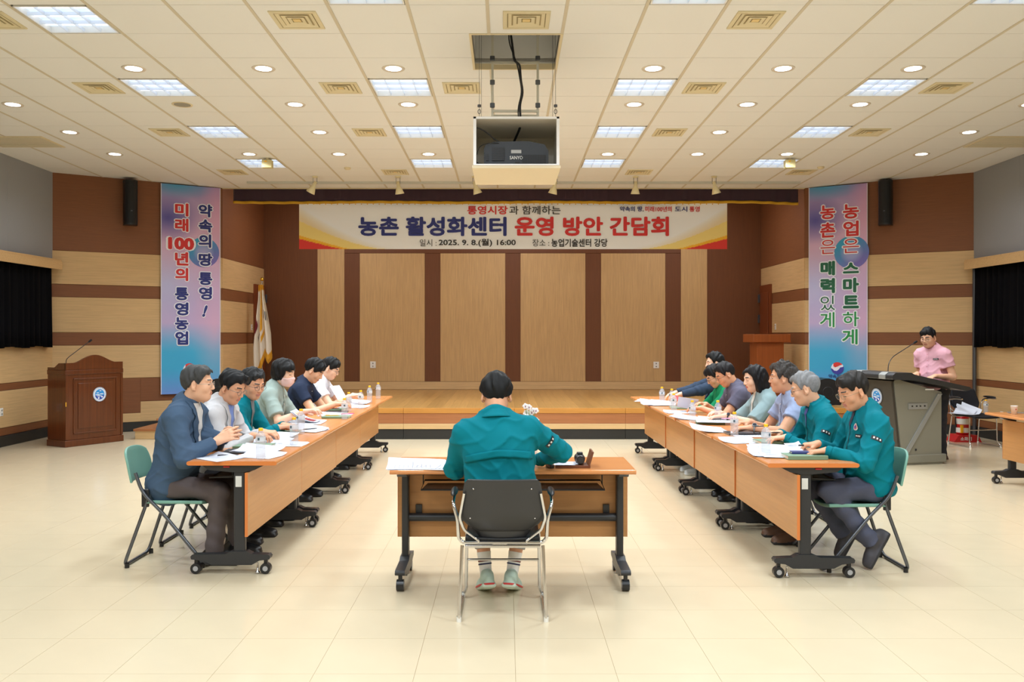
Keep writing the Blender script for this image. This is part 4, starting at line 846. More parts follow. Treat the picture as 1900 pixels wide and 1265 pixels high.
notebook(-1.80, 9.1, PI / 2, 'black folder under papers before the man in navy', mt=M_FOLD, th=.008); notebook(-1.86, 9.32, PI / 2, 'green notebook before the man in navy polo'); pen(-1.86, 9.3, .1, 'red pen lying on the green notebook before the man in navy', z=NB_Z, mt=T_RED)
sheet(-1.72, 9.72, 1.4, 'white sheet between the man in navy and the man in white', n=3, seed=11); sheet(-1.80, 10.2, 1.5, 'stack of white booklets before the man in white', n=7, w=.25, seed=12)
hp = sheet(-1.90, 9.98, PI / 2, 'white page held up by the man in white', n=1, z=TZ + .1, curl=.0, seed=13); hp.rotation_euler = (.95, 0, PI / 2 - .35); pen(-1.78, 9.6, -.4, 'black pen in the hand of the man in navy', z=TZ + .06)
# right row
sheet(1.82, 5.86, 1.5, 'stack of white sheets under the green notebook, nearest right table', n=8, curl=.01, seed=14)
notebook(1.955, 5.72, PI / 2, 'thick green notebook with a darker band at the near end of the right row', dark=True, th=.026, w=.16, z=TZ)
nb = notebook(1.955, 5.76, PI / 2 - .05, 'small navy blue wallet lying on the thick green notebook', z=TZ + .0265, w=.075, h=.15, th=.014, mt=mat('navy_leather', (42, 52, 110), .4), name='phone_wallet')
sheet(1.90, 6.12, 1.5, 'wide white document open before the first man in teal', w=.25, h=.36, n=3, seed=15)
sheet(2.02, 6.05, .3, 'small raised white page by the hand of the first man in teal', w=.12, h=.14, n=1, lift=.05, seed=16); pen(2.08, 6.02, .1, 'black pen in the hand of the first man in teal', z=TZ + .04)
notebook(2.0, 6.52, PI / 2 + .1, 'green notebook under the cuff of the grey-haired man in teal', th=.022); sheet(1.80, 6.6, 1.9, 'white printed sheets between two water bottles on the right row', n=3, seed=17)
sheet(1.72, 7.28, 1.8, 'folded white document pushed to the inner edge of the right row', n=2, curl=.03, lift=.02, seed=18); notebook(1.95, 7.12, PI / 2, 'black folder under the wrist with the round silver watch', mt=M_FOLD, w=.22, h=.31, th=.012); sheet(1.97, 6.98, 1.5, 'white sheet showing beneath the black folder on the right row', n=2, seed=19)
notebook(1.86, 7.95, PI / 2 - .2, 'green notebook open under white pages before the woman on the right', th=.022); sheet(1.88, 7.93, 1.4, 'white pages open on the green notebook before the woman', z=TZ + .023, n=3, w=.28, seed=20)
sheet(1.73, 8.36, 1.1, 'white sheet with a dark underside lifted near the woman', n=2, lift=.03, seed=21); sheet(1.80, 9.05, 1.7, 'white printed sheet before the man in the grey polo', n=2, seed=22)
hp = sheet(1.90, 9.12, PI / 2, 'white page held upright before the man in the grey polo', n=1, z=TZ + .09, w=.15, h=.21, curl=0, seed=23); hp.rotation_euler = (.2, .9, PI / 2)
notebook(1.93, 9.55, PI / 2, 'green notebook near the man in the dark green jacket'); sheet(1.78, 10.05, 1.6, 'low stack of white booklets before the man in the dark suit', n=8, w=.26, seed=24); sheet(1.72, 10.6, 1.2, 'loose white sheet at the stage end of the right row', n=1, seed=25)
pen(2.05, 7.0, .3, 'dark pen between the fingers of the man in the light blue shirt', z=TZ + .07); pen(2.09, 8.62, 1.0, 'violet pen held by the man in the grey polo', z=TZ + .08, mt=mat('violet_pen', (90, 60, 160), .4), rx=-.9)
pen(2.0, 7.85, .2, 'pink pen in the hand of the woman on the right', z=TZ + .05, mt=mat('pink_pale', (222, 160, 200), .4)); pen(2.02, 6.62, .2, 'black pen held by the grey-haired man in teal', z=TZ + .06)
nb = notebook(2.0, 10.15, .8, 'red booklet in the hands of the man in the dark suit', mt=mat('red_cover', (196, 40, 48), .5), w=.1, h=.15, th=.006, z=TZ + .06); nb.rotation_euler = (.5, 0, .8)
# centre table
sheet(-.55, 5.38, 1.65, 'large white sheets spread on the left of the centre table', w=.3, h=.36, n=3, curl=.015, seed=26); sheet(-.45, 5.33, 1.4, 'second white sheet overlapping the spread sheets on the centre table', n=2, seed=27)
def phone(x, y, rz, lab, z=TZ, w=.075, h=.155):
    t = thing('smartphone', lab, 'phone', (x, y, z + .0005), rz); MB().box(-w / 2, w / 2, -h / 2, h / 2, 0, .009).build('body', M_LS, t, bev=.003); MB().box(-w / 2 + .004, w / 2 - .004, -h / 2 + .004, h / 2 - .004, .009, .0096).build('screen', mat('dark_glass', (38, 44, 58), .08), t)
phone(-.305, 5.36, .05, 'smartphone lying beside the papers on the centre table', z=TZ + .006); phone(5.27, 9.0, 1.2, 'dark phone beside the paper cup on the right edge table', z=TZ)
t = thing('voice_recorder', 'small black and silver voice recorder on the centre table', 'recorder', (.265, 5.33, TZ), .25); MB().box(-.014, .014, -.05, .05, 0, .022).build('body', M_BPL, t, bev=.004); MB().box(-.012, .012, -.01, .045, .022, .024).build('face', M_CHR, t)
t = thing('desk_stand', 'brown wooden pen tray with an upright board on the centre table', 'desk stand', (.405, 5.36, TZ))
M_TRAY = wood('tray_wood', (112, 66, 44), 'x', .15, .4, 60)
MB().box(-.105, .105, -.07, .07, 0, .016).build('tray', M_TRAY, t, bev=.002); q = MB().prism([(.0, 0), (.012, 0), (.037, .085), (.025, .088)], -.07, .09, 'y').build('board', M_TRAY, t, bev=.001); q.location = (.09, 0, .012)
sheet(.365, 5.36, .0, 'small pad of white notes in the wooden pen tray', w=.11, h=.12, n=4, z=TZ + .016, curl=.0, seed=30)
t = thing('camera_lens', 'stubby black camera lens lying in the wooden pen tray', 'camera', (.452, 5.36, TZ + .047)); MB().tube([(0, -.05, 0), (0, -.045, 0), (0, 0, .0), (0, .005, 0), (0, .06, 0)], [.024, .026, .027, .032, .032], 20).build('barrel', M_BPL, t); MB().tube([(0, -.052, 0), (0, -.0505, 0)], .019, 16).build('rear_cap', M_BLK, t)
MB().box(-.018, .018, .0, .035, .028, .04).build('grip', M_BLK, t, bev=.004)
t = thing('orchid_arrangement', 'white orchid flowers behind the shoulder of the man in the centre', 'flowers', (.15, 5.72, TZ))
MB().lathe([(.001, 0), (.045, 0), (.055, .05), (.04, .1), (.045, .11), (.038, .11), (.001, .1)], 16).build('vase', M_WHITE, t)
M_PETAL = mat('orchid_white', (244, 242, 240), .6, sss=.0); M_LIP = mat('orchid_purple', (120, 30, 90), .6); M_STEM = mat('stem_green', (110, 150, 70), .6)
rs = np.random.RandomState(5)
for k in range(10):
    p = (rs.uniform(-.045, .05), rs.uniform(-.04, .03), .335 - .09 * abs(k - 3) / 7 + rs.uniform(-.02, .02)); s = MB().tube(fillet([(0, 0, .08), (p[0] * .3, p[1] * .3, .22), p], .1), .002, 5).build('stem', M_STEM, t)
    q = MB()
    for j in range(5):
        a = 2 * PI * j / 5 + k; c = (p[0] + .011 * math.cos(a), p[1] - .004, p[2] + .011 * math.sin(a)); q.ell(c, (.0095, .003, .0095), 8, 5)
    q.build('petal', M_PETAL, s); MB().ell((p[0], p[1] - .009, p[2] - .002), (.0035, .004, .004), 6, 5).build('lip', M_LIP, s)
for k in range(6): a = k * 1.05; MB().grid(3, 6, lambda u, v: ((u - .5) * .02 * math.sin(PI * (.1 + .85 * v)) + .09 * v * math.cos(a), .09 * v * math.sin(a), .1 + .12 * v - .1 * v * v)).build('leaf', M_STEM, t, solid=.001)
t = thing('paper_cup', 'white paper cup on the table at the right edge', 'cup', (5.17, 8.86, TZ)); MB().lathe([(.001, .002), (.024, 0), (.034, .085), (.0355, .087), (.0335, .086), (.0235, .006), (.001, .005)], 20).build('cup', M_WHITE, t); MB().box(-.004, .004, -.0335, -.0325, .045, .06).build('print', T_RED, t)
sheet(6.36, 12.06, .5, 'curled papers on the seat of the black armchair by the wall', z=.446, n=5, curl=.05, seed=31)
# ================================================================ people
V = lambda *a: np.array(a, float)
def rotm(yaw=0, pitch=0, roll=0):
    """yaw about z (counter-clockwise), pitch forward-down about x, roll about y"""
    m = Matrix.Rotation(yaw, 3, 'Z') @ Matrix.Rotation(-pitch, 3, 'X') @ Matrix.Rotation(roll, 3, 'Y')
    return np.array(m)
class Field:
    def __init__(s, lo, hi, h):
        s.lo = V(*lo); s.h = h; s.n = np.maximum(4, np.ceil((V(*hi) - s.lo) / h).astype(int) + 1); s.a = np.full(s.n, 1.0, np.float32)
        s.ax = [s.lo[i] + h * np.arange(s.n[i]) for i in range(3)]
    def sub(s, lo, hi, pad):
        i0 = np.clip(np.floor((lo - pad - s.lo) / s.h).astype(int), 0, s.n - 1); i1 = np.clip(np.ceil((hi + pad - s.lo) / s.h).astype(int) + 1, i0 + 1, s.n)
        sl = tuple(slice(a, b) for a, b in zip(i0, i1))
        return sl, s.ax[0][sl[0]][:, None, None], s.ax[1][sl[1]][None, :, None], s.ax[2][sl[2]][None, None, :]
    def put(s, sl, d, k, op):
        a = s.a[sl]; d = d.astype(np.float32)
        if op == 'cut': d = -d; 
        if op in ('cut', 'and'):
            if k > 0: q = np.maximum(k - np.abs(a - d), 0) / k; s.a[sl] = np.maximum(a, d) + q * q * k / 4
            else: s.a[sl] = np.maximum(a, d)
        else:
            if k > 0: q = np.maximum(k - np.abs(a - d), 0) / k; s.a[sl] = np.minimum(a, d) - q * q * k / 4
            else: s.a[sl] = np.minimum(a, d)
    def cap(s, a, b, ra, rb=None, k=.0, op='add'):
        a = np.array(a, float); b = np.array(b, float); rb = ra if rb is None else rb; R_ = max(ra, rb)
        sl, X, Y, Z = s.sub(np.minimum(a, b), np.maximum(a, b), R_ + k + .04)
        ab = b - a; L2 = max(ab @ ab, 1e-9); t = np.clip(((X - a[0]) * ab[0] + (Y - a[1]) * ab[1] + (Z - a[2]) * ab[2]) / L2, 0, 1)
        d = np.sqrt((X - a[0] - t * ab[0]) ** 2 + (Y - a[1] - t * ab[1]) ** 2 + (Z - a[2] - t * ab[2]) ** 2) - (ra + (rb - ra) * t)
        s.put(sl, d, k, op)
    def ell(s, c, r, R_=None, k=.0, op='add'):
        c = np.array(c, float); r = np.array(r, float); m = r.max(); sl, X, Y, Z = s.sub(c, c, m + k + .04)
        x, y, z = X - c[0], Y - c[1], Z - c[2]
        if R_ is not None: x, y, z = (R_[0, 0] * x + R_[1, 0] * y + R_[2, 0] * z, R_[0, 1] * x + R_[1, 1] * y + R_[2, 1] * z, R_[0, 2] * x + R_[1, 2] * y + R_[2, 2] * z)
        q = np.sqrt((x / r[0]) ** 2 + (y / r[1]) ** 2 + (z / r[2]) ** 2); g = np.sqrt((x / r[0] ** 2) ** 2 + (y / r[1] ** 2) ** 2 + (z / r[2] ** 2) ** 2)
        s.put(sl, q * (q - 1) / np.maximum(g, 1e-6), k, op)
    def box(s, c, hsz, r=.01, k=0, op='add', R_=None):
        c = np.array(c, float); hsz = np.array(hsz, float); m = np.linalg.norm(hsz); sl, X, Y, Z = s.sub(c, c, m + k + .03)
        x, y, z = X - c[0], Y - c[1], Z - c[2]
        if R_ is not None: x, y, z = (R_[0, 0] * x + R_[1, 0] * y + R_[2, 0] * z, R_[0, 1] * x + R_[1, 1] * y + R_[2, 1] * z, R_[0, 2] * x + R_[1, 2] * y + R_[2, 2] * z)
        q = [np.abs(x) - hsz[0] + r, np.abs(y) - hsz[1] + r, np.abs(z) - hsz[2] + r]
        d = np.sqrt(sum(np.maximum(t, 0) ** 2 for t in q)) + np.minimum(np.maximum(np.maximum(q[0], q[1]), q[2]), 0) - r
        s.put(sl, d, k, op)
    def fn(s, f, op=None, k=0):
        X, Y, Z = s.ax[0][:, None, None], s.ax[1][None, :, None], s.ax[2][None, None, :]
        d = f(X, Y, Z)
        if op is None: s.a = (s.a + d).astype(np.float32)
        else: s.put((slice(None),) * 3, np.broadcast_to(d, s.a.shape), k, op)
    def mesh(s):
        a = s.a.copy(); a[0] = a[-1] = 1; a[:, 0] = a[:, -1] = 1; a[:, :, 0] = a[:, :, -1] = 1
        ins = a < 0; c = ins[:-1, :-1, :-1].astype(np.int8)
        for o in ((1, 0, 0), (0, 1, 0), (0, 0, 1), (1, 1, 0), (1, 0, 1), (0, 1, 1), (1, 1, 1)):
            c = c + ins[o[0]:a.shape[0] - 1 + o[0], o[1]:a.shape[1] - 1 + o[1], o[2]:a.shape[2] - 1 + o[2]]
        act = (c > 0) & (c < 8); idx = np.argwhere(act); vid = np.full(act.shape, -1, np.int64); vid[act] = np.arange(len(idx))
        acc = np.zeros((len(idx), 3)); cnt = np.zeros(len(idx)); i, j, k = idx.T
        for ax in range(3):
            o1, o2 = [q for q in range(3) if q != ax]
            for p in (0, 1):
                for q in (0, 1):
                    off = [0, 0, 0]; off[o1] = p; off[o2] = q; of2 = list(off); of2[ax] = 1
                    va = a[i + off[0], j + off[1], k + off[2]]; vb = a[i + of2[0], j + of2[1], k + of2[2]]; m = (va < 0) != (vb < 0)
                    t = np.where(m, va / np.where(m, va - vb, 1), 0); pos = np.tile(np.array(off, float), (len(idx), 1)); pos[:, ax] += t
                    acc[m] += pos[m]; cnt[m] += 1
        v = s.lo + s.h * (idx + acc / cnt[:, None]); F = []
        for ax in range(3):
            o1, o2 = [q for q in range(3) if q != ax]; sl0 = [slice(None)] * 3; sl1 = [slice(None)] * 3; sl0[ax] = slice(0, -1); sl1[ax] = slice(1, None)
            for o in (o1, o2): sl0[o] = slice(1, -1); sl1[o] = slice(1, -1)
            A = ins[tuple(sl0)]; B = ins[tuple(sl1)]; e = np.argwhere(A != B)
            if not len(e): continue
            fl = A[tuple(e.T)]; g = e.copy(); g[:, o1] += 1; g[:, o2] += 1
            def at(d1, d2): q = g.copy(); q[:, o1] -= d1; q[:, o2] -= d2; return vid[tuple(q.T)]
            q = np.stack([at(1, 1), at(0, 1), at(0, 0), at(1, 0)], 1)
            if ax == 1: fl = ~fl
            q[~fl] = q[~fl][:, ::-1]; F.append(q)
        return v, np.concatenate(F) if F else np.zeros((0, 4), int)
    def sample(s, p):
        q = (p - s.lo) / s.h; q = np.clip(q, 0, s.n - 1.001); i = q.astype(int); f = q - i; r = 0
        for dx in (0, 1):
            for dy in (0, 1):
                for dz in (0, 1):
                    w_ = (f[..., 0] if dx else 1 - f[..., 0]) * (f[..., 1] if dy else 1 - f[..., 1]) * (f[..., 2] if dz else 1 - f[..., 2])
                    r = r + w_ * s.a[i[..., 0] + dx, i[..., 1] + dy, i[..., 2] + dz]
        return r
    def hit(s, o, d, T=.5, n=90):
        """first surface point along rays o + t d (arrays of points, one direction)"""
        d = np.array(d, float); d /= np.linalg.norm(d); t = np.linspace(0, T, n); P = o[:, None, :] + t[None, :, None] * d
        v = s.sample(P); neg = v < 0; k = np.argmax(neg, 1); ok = neg.any(1); k = np.maximum(k, 1); r = np.arange(len(o))
        a, b = v[r, k - 1], v[r, k]; tt = t[k - 1] + (t[k] - t[k - 1]) * np.clip(a / np.where(np.abs(a - b) < 1e-9, 1, a - b), 0, 1)
        return o + tt[:, None] * d, ok
def mesh_obj(name, parts, mats, parent, smooth=True, label=None):
    """parts: list of (verts, quads, material index or array)"""
    vs, fs, ms, k = [], [], [], 0
    for v, f, m in parts:
        vs.append(v); fs.append(f + k); k += len(v); ms.append(np.full(len(f), m) if np.isscalar(m) else m)
    v = np.concatenate(vs); f = np.concatenate(fs); m = np.concatenate(ms).astype(np.int32)
    me = bpy.data.meshes.new(name); me.vertices.add(len(v)); me.vertices.foreach_set('co', v.astype(np.float32).ravel())
    me.loops.add(len(f) * 4); me.loops.foreach_set('vertex_index', f.astype(np.int32).ravel()); me.polygons.add(len(f))
    me.polygons.foreach_set('loop_start', np.arange(0, len(f) * 4, 4, dtype=np.int32)); me.polygons.foreach_set('loop_total', np.full(len(f), 4, np.int32))
    for q in (mats if isinstance(mats, (list, tuple)) else [mats]): me.materials.append(q)
    me.polygons.foreach_set('material_index', m); me.polygons.foreach_set('use_smooth', np.ones(len(f), bool)); me.update(calc_edges=True); me.validate()
    o = bpy.data.objects.new(name, me); COL.objects.link(o); o.parent = parent
    if label: o['label'] = label
    return o
def drape(F, name, m, parent, org, rt, up, dr, pts, nu, nv, off=.003, far=.3, solid=0, T=.6, label=None):
    """a thin cloth piece laid on the surface of F; pts(u, v) gives its plane coordinates"""
    org, rt, up, dr = [np.array(q, float) for q in (org, rt, up, dr)]
    uv = [pts(i / (nu - 1), j / (nv - 1)) for j in range(nv) for i in range(nu)]
    o = np.array([org + rt * a + up * b - dr * far for a, b in uv]); p, ok = F.hit(o, dr, T)
    if not ok.any(): return None
    p = p - dr * off; fs = [(j * nu + i, j * nu + i + 1, (j + 1) * nu + i + 1, (j + 1) * nu + i) for j in range(nv - 1) for i in range(nu - 1)]
    fs = [f for f in fs if all(ok[q] for q in f)]
    b = MB().add([tuple(q) for q in p], fs, 0, True); r = b.build(name, m, parent, solid=solid, label=label)
    return r
def unit(v): return v / max(1e-9, np.linalg.norm(v))
def ik(a, c, l1, l2, hint):
    d = c - a; L_ = np.linalg.norm(d)
    if L_ > (l1 + l2) * .995: c = a + d / L_ * (l1 + l2) * .995; d = c - a; L_ = np.linalg.norm(d)
    x = (l1 * l1 - l2 * l2 + L_ * L_) / (2 * L_); h = math.sqrt(max(0, l1 * l1 - x * x)); u = d / L_; hh = hint - u * (hint @ u)
    return a + u * x + unit(hh) * h, c
SKINS = {}
def skin(k):
    c = [(222, 172, 140), (214, 158, 124), (232, 188, 160), (200, 146, 112)][k]
    return mat('skin_%d' % k, c, .48, sss=.12, spec=.35, noise=.05, nscale=40)
def head_field(sx, N_, k=1, female=False, h=.003):
    zlo = min(-.16, N_[2] - .06); F = Field((-.115, min(-.14, N_[1] - .08), zlo), (.115, .135, .15), h)
    F.ell((0, -.012, .036), (.077, .096, .088)); F.ell((0, .024, -.03), (.064 if not female else .06, .068, .08), k=.03)
    F.ell((0, .05, -.088), (.034 if not female else .028, .034, .027), k=.035); F.ell((0, .0, -.06), (.058 * sx, .05, .05), k=.03)
    for s in (-1, 1):
        F.ell((s * .042, .058, -.022), (.024, .022, .026), k=.02); F.cap((s * .016, .086, .03), (s * .046, .07, .03), .008, .007, k=.014)
    for s in (-1, 1): F.ell((s * .031, .098, .01), (.017, .014, .012), k=.012, op='cut')
    for s in (-1, 1): F.ell((s * .031, .074, .008), (.0135, .0125, .0105), k=.004)
    F.cap((0, .087, .018), (0, .103, -.022), .0085, .0115, k=.01)
    for s in (-1, 1): F.ell((s * .011, .098, -.028), (.008, .009, .007), k=.006)
    F.ell((0, .088, -.052), (.024, .01, .007), k=.008); F.ell((0, .087, -.063), (.021, .010, .007), k=.006)
    F.cap((-.02, .1, -.0575), (.02, .1, -.0575), .0022, op='cut', k=.003)
    for s in (-1, 1):
        R_ = rotm(-s * .35, 0, s * -.1); F.ell((s * .081, -.01, -.006), (.008, .018, .031), R_, k=.006); F.ell((s * .089, -.006, -.002), (.006, .009, .016), R_, op='cut', k=.004); F.ell((s * .078, -.002, -.032), (.008, .009, .01), k=.006)
    F.cap((0, -.022, -.05), N_, .050 if not female else .042, .057 if not female else .048, k=.025)
    return F
def head_mats(v, f, closed=True):
    c = v[f].mean(1); x, y, z = np.abs(c[:, 0]), c[:, 1], c[:, 2]; m = np.zeros(len(f), int)
    m[(y > .055) & (x > .012) & (x < .05) & (np.abs(z - (.034 - .10 * np.maximum(x - .03, 0) + .05 * (x - .012))) < .0042)] = 1
    m[(y > .06) & (x > .017) & (x < .044) & (np.abs(z - .004 + .03 * np.abs(x - .031)) < .0024)] = 2
    m[(y > .08) & (x < .022) & (z < -.047) & (z > -.069 + x * .2)] = 3
    return m
HL = {  # height of the hairline by distance from back to front
    'short': ([-.12, -.07, -.048, -.034, -.012, .008, .024, .036, .05, .07, .10], [-.062, -.058, -.048, -.01, .028, .022, -.004, .03, .056, .068, .07]),
    'bob': ([-.13, -.06, 0, .035, .045, .06, .08, .12], [-.085, -.085, -.075, -.05, .0, .032, .036, .036]),
    'long': ([-.13, -.06, 0, .03, .04, .055, .075, .12], [-.20, -.20, -.16, -.10, -.02, .05, .07, .072]),
    'fringe': ([-.12, -.07, -.048, -.034, -.012, .008, .024, .036, .05, .07, .12], [-.06, -.056, -.046, -.01, .028, .022, -.002, .02, .036, .042, .042])}
def hair_part(style, t, Hm, hc, parent, h, rough=.5, curl=0, part=0):
    lo = -.22 if style == 'long' else -.12
    F = Field((-.13, -.15, lo), (.13, .14, .17), h); e = {'bob': .016, 'long': .014}.get(style, .0) + t
    F.ell((0, -.014, .04), (.081 + e, .10 + e, .092 + t))
    if style in ('short', 'fringe'): F.ell((.012 * part, .035, .085), (.062, .055, .036 + t), k=.03)
    if style == 'bob': F.ell((0, -.03, -.02), (.1, .09, .075), k=.03)
    if style == 'long':
        F.ell((0, -.04, -.04), (.095, .085, .10), k=.04); F.ell((0, -.055, -.12), (.09, .06, .085), k=.05)
        for s in (-1, 1): F.cap((s * .078, .005, 0), (s * .075, .01, -.15), .03, .025, k=.03)
    ys, zs = HL[style]
    F.fn(lambda X, Y, Z: (np.interp(Y, ys, zs) - (.028 * np.clip(1 - (X / .05) ** 2, 0, 1) * (Y < -.06) if style in ('short', 'fringe') else 0) - Z + .006 * np.sin(45 * X + 30 * Y)) * .6 + 0 * X, 'and', .022 if style in ('short', 'fringe') else .012)
    if style in ('bob', 'long'): F.fn(lambda X, Y, Z: (.02 + .052 - np.abs(X)) * .9 - np.maximum(0, .04 - Y) * 3 - np.maximum(0, Z - .035) * 3 + np.zeros_like(Z), 'and', .01)
    q = .003 + curl
    F.fn(lambda X, Y, Z: (.007 + curl) * np.sin(26 * X + 5 * np.sin(17 * Y + part) + 8 * Z) * np.sin(19 * Y + 14 * Z + 2 + part) * np.clip(Z * 14 + .4, 0, 1) + .0035 * np.sin(62 * X + 9 * np.sin(21 * Y) + part) * np.sin(48 * Y + 30 * Z + 5 * np.sin(25 * X)))
    F.fn(lambda X, Y, Z: q * np.sin(95 * (X * .9 + .25 * Z) + 6 * np.sin(22 * Y + 9 * Z) + 3 * part) * np.clip((Z + .02) * 12 + .6, .3, 1) + curl * np.sin(120 * Y + 5 * np.sin(60 * X)) * np.sin(110 * Z + 4 * np.sin(70 * Y)))
    v, f = F.mesh(); v = v @ Hm[:3, :3].T + Hm[:3, 3]
    return mesh_obj('hair', [(v, f, 0)], mat('hair_%s_%s' % hc if False else 'hair_%d_%d_%d' % hc, tuple(int(c * .8) if c < 60 else c for c in hc), .55, noise=.4, nscale=60, spec=.22), parent)
def hand_pieces(F, M, sgn, curl, spread=.1, thumb=.3, pinch=0):
    """adds a hand to F. M maps hand space (y fingers, z back of the hand, thumb at +x*sgn) to F space"""
    T = lambda p: (M @ np.array([p[0] * sgn, p[1], p[2], 1.0]))[:3]
    kx = [.030, .010, -.011, -.030]; ky = [.088, .092, .087, .078]; ln = [.070, .078, .072, .056]
    for i in range(4): F.cap(T((kx[i] * .55, .0, 0)), T((kx[i], ky[i], 0)), .0145, .0115, k=.014)
    F.cap(T((.02, .02, -.006)), T((.028, .05, -.01)), .016, .012, k=.012)
    for i in range(4):
        p = np.array([kx[i], ky[i], 0.0]); a = 0.0; s_ = (1.5 - i) * spread; r = .0094 if i < 3 else .008; c = curl[i] if hasattr(curl, '__len__') else curl * (1 + .12 * i)
        for j, fr in enumerate((.46, .3, .24)):
            a += c * (1.0, 1.1, .7)[j]; q = p + ln[i] * fr * np.array([math.sin(s_) * math.cos(a), math.cos(s_) * math.cos(a), -math.sin(a)]); F.cap(T(p), T(q), r, r * .93, k=.004 if j else .01); p = q; r *= .93
    p0 = (.027, .022, -.008); p1 = (.027 + .028 * math.cos(thumb), .052, -.012 - .022 * math.sin(thumb)); p2 = (p1[0] + .006 - .02 * pinch, p1[1] + .03, p1[2] - .008 - .012 * pinch); p3 = (p2[0] - .004 - .012 * pinch, p2[1] + .022, p2[2] - .004)
    F.cap(T(p0), T(p1), .0145, .0115, k=.012); F.cap(T(p1), T(p2), .011, .0098, k=.003); F.cap(T(p2), T(p3), .0098, .008, k=.003)
def frame(y, z):
    y = unit(y); z = unit(z - y * (z @ y)); x = np.cross(y, z); M = np.eye(4); M[:3, 0], M[:3, 1], M[:3, 2] = x, y, z
    return M
TEAL = (0, 116, 130)
def person(label, pelvis, head, rotz, yaw=0, pitch=0, roll=0, top='jacket', tc=TEAL, legs=(60, 56, 60), hair=('short', .006), hc=(28, 27, 28), sk=0, glasses=None, female=False, bw=1.0, shw=1.0,
           wr=None, el=((1, -.3, -.8), (-1, -.3, -.8)), hands=None, feet=None, knees=None, shoe=(30, 28, 28), sole=(30, 28, 28), lod=1.0, long=True, inner=None, collar=None, det=None, lower=True, shoepitch=0, stand=False,
           curl=0, mask=False, sleeve=.55, sock=None, hem=True, footyaw=(0, 0), part=0, cuffless=False, untuck=.0):
    t = thing('person', label, 'person', (pelvis[0], pelvis[1], 0), rotz)
    Wi = np.linalg.inv(np.array(Matrix.Translation((pelvis[0], pelvis[1], 0)) @ Matrix.Rotation(rotz, 4, 'Z')))
    l = lambda p: (Wi @ np.array([p[0], p[1], p[2], 1.0]))[:3]
    Pv = V(0, 0, pelvis[2]); Hc = l(head); yr = yaw; HR = rotm(yaw, pitch, roll); Hm = np.eye(4); Hm[:3, :3] = HR; Hm[:3, 3] = Hc
    lean = unit(Hc - Pv); nb = Hc + HR @ V(0, -.035, -.09); N = .5 * nb + .5 * (Hc + V(0, -.06, -.12)) + V(0, -.03, -.035)
    up = unit(N - Pv); tw = (det or {}).get('twist', 0); rt = rotm(tw) @ V(1, 0, 0); rt = unit(rt - up * (rt @ up)); fw = np.cross(up, rt); R_ = np.stack([rt, fw, up], 1); tl = np.linalg.norm(N - Pv)
    sw = .178 * shw * (0.9 if female else 1)
    S = {s: N + rt * s * sw - up * .075 + fw * .012 for s in (1, -1)}
    wr = wr or {}; W = {}; E = {}
    for s, hint in ((1, el[0]), (-1, el[1])):
        w_ = l(wr[s]) if s in wr else S[s] + V(0, .1, -.5); hh = V(*hint); E[s], W[s] = ik(S[s], w_, .285, .255, hh)
    lh = .0039 * lod
    # ---- body: head and neck, arms with hands, trunk core: one mesh
    SK = skin(sk); HRC = mat('brow_%d' % hc[0], tuple(min(255, c + 12) for c in hc), .7); EY = mat('eye_dark', (48, 34, 30), .4); LP = mat('lip_%d' % (1 if female else 0), (190, 104, 96) if female else (184, 118, 100), .5)
    Ni = np.linalg.inv(Hm) @ np.array([*N, 1.0]); F = head_field(1 if not female else .9, Ni[:3], female=female, h=lh * .86); v, f = F.mesh(); m = head_mats(v, f); parts = [(v @ HR.T + Hc, f, m)]
    hands = hands or {}; HM = {}
    for s in (1, -1):
        hd = hands.get(s, {}); ax = unit(W[s] - E[s]); fd = unit(V(*hd['dir'])) if 'dir' in hd else unit(ax * .6 + V(0, 0, -.15) + V(0, .3, 0)); dz = V(*hd.get('back', (0, 0, 1))); M = frame(fd, dz); M[:3, 3] = W[s]; HM[s] = M
        p0 = E[s] if not long else W[s] - ax * .07; pts = [p0, W[s], W[s] + M[:3, 1] * .19, W[s] + M[:3, 0] * .07, W[s] - M[:3, 0] * .07, W[s] - M[:3, 2] * .06]
        if not long: pts.append(S[s] + (E[s] - S[s]) * (sleeve - .15))
        pts = np.array(pts); hF = Field(pts.min(0) - .055, pts.max(0) + .055, lh)
        hF.cap(p0, W[s] - ax * .01, .040 * bw if not long else .032, .027 if not female else .023, k=.0)
        if not long: q = S[s] + (E[s] - S[s]) * (sleeve - .15); hF.cap(q, E[s], .047 * bw if not female else .039, .041 * bw if not female else .034, k=.015)
        hF.ell(W[s], (.027 if not female else .022, .03, .02), M[:3, :3], k=.015); hand_pieces(hF, M, -1 if s == 1 else 1, hd.get('curl', .35), hd.get('spread', .08), hd.get('thumb', .4), hd.get('pinch', 0))
        v, f = hF.mesh(); parts.append((v, f, 0))
    cF = Field(np.minimum(Pv, N) - .25, np.maximum(Pv, N) + .25, .016); cF.cap(Pv + fw * .02, N - up * .1, .09, .08); cF.cap(N - up * .05, N, .05, .045, k=.05); v, f = cF.mesh(); parts.append((v, f, 0))
    mesh_obj('body', parts, [SK, HRC, EY, LP], t)
    # ---- hair
    if hair: hair_part(hair[0], hair[1], Hm, hc, t, lh, .45, curl, part)
    hx = lambda p: tuple(HR @ np.array(p, float) + Hc)
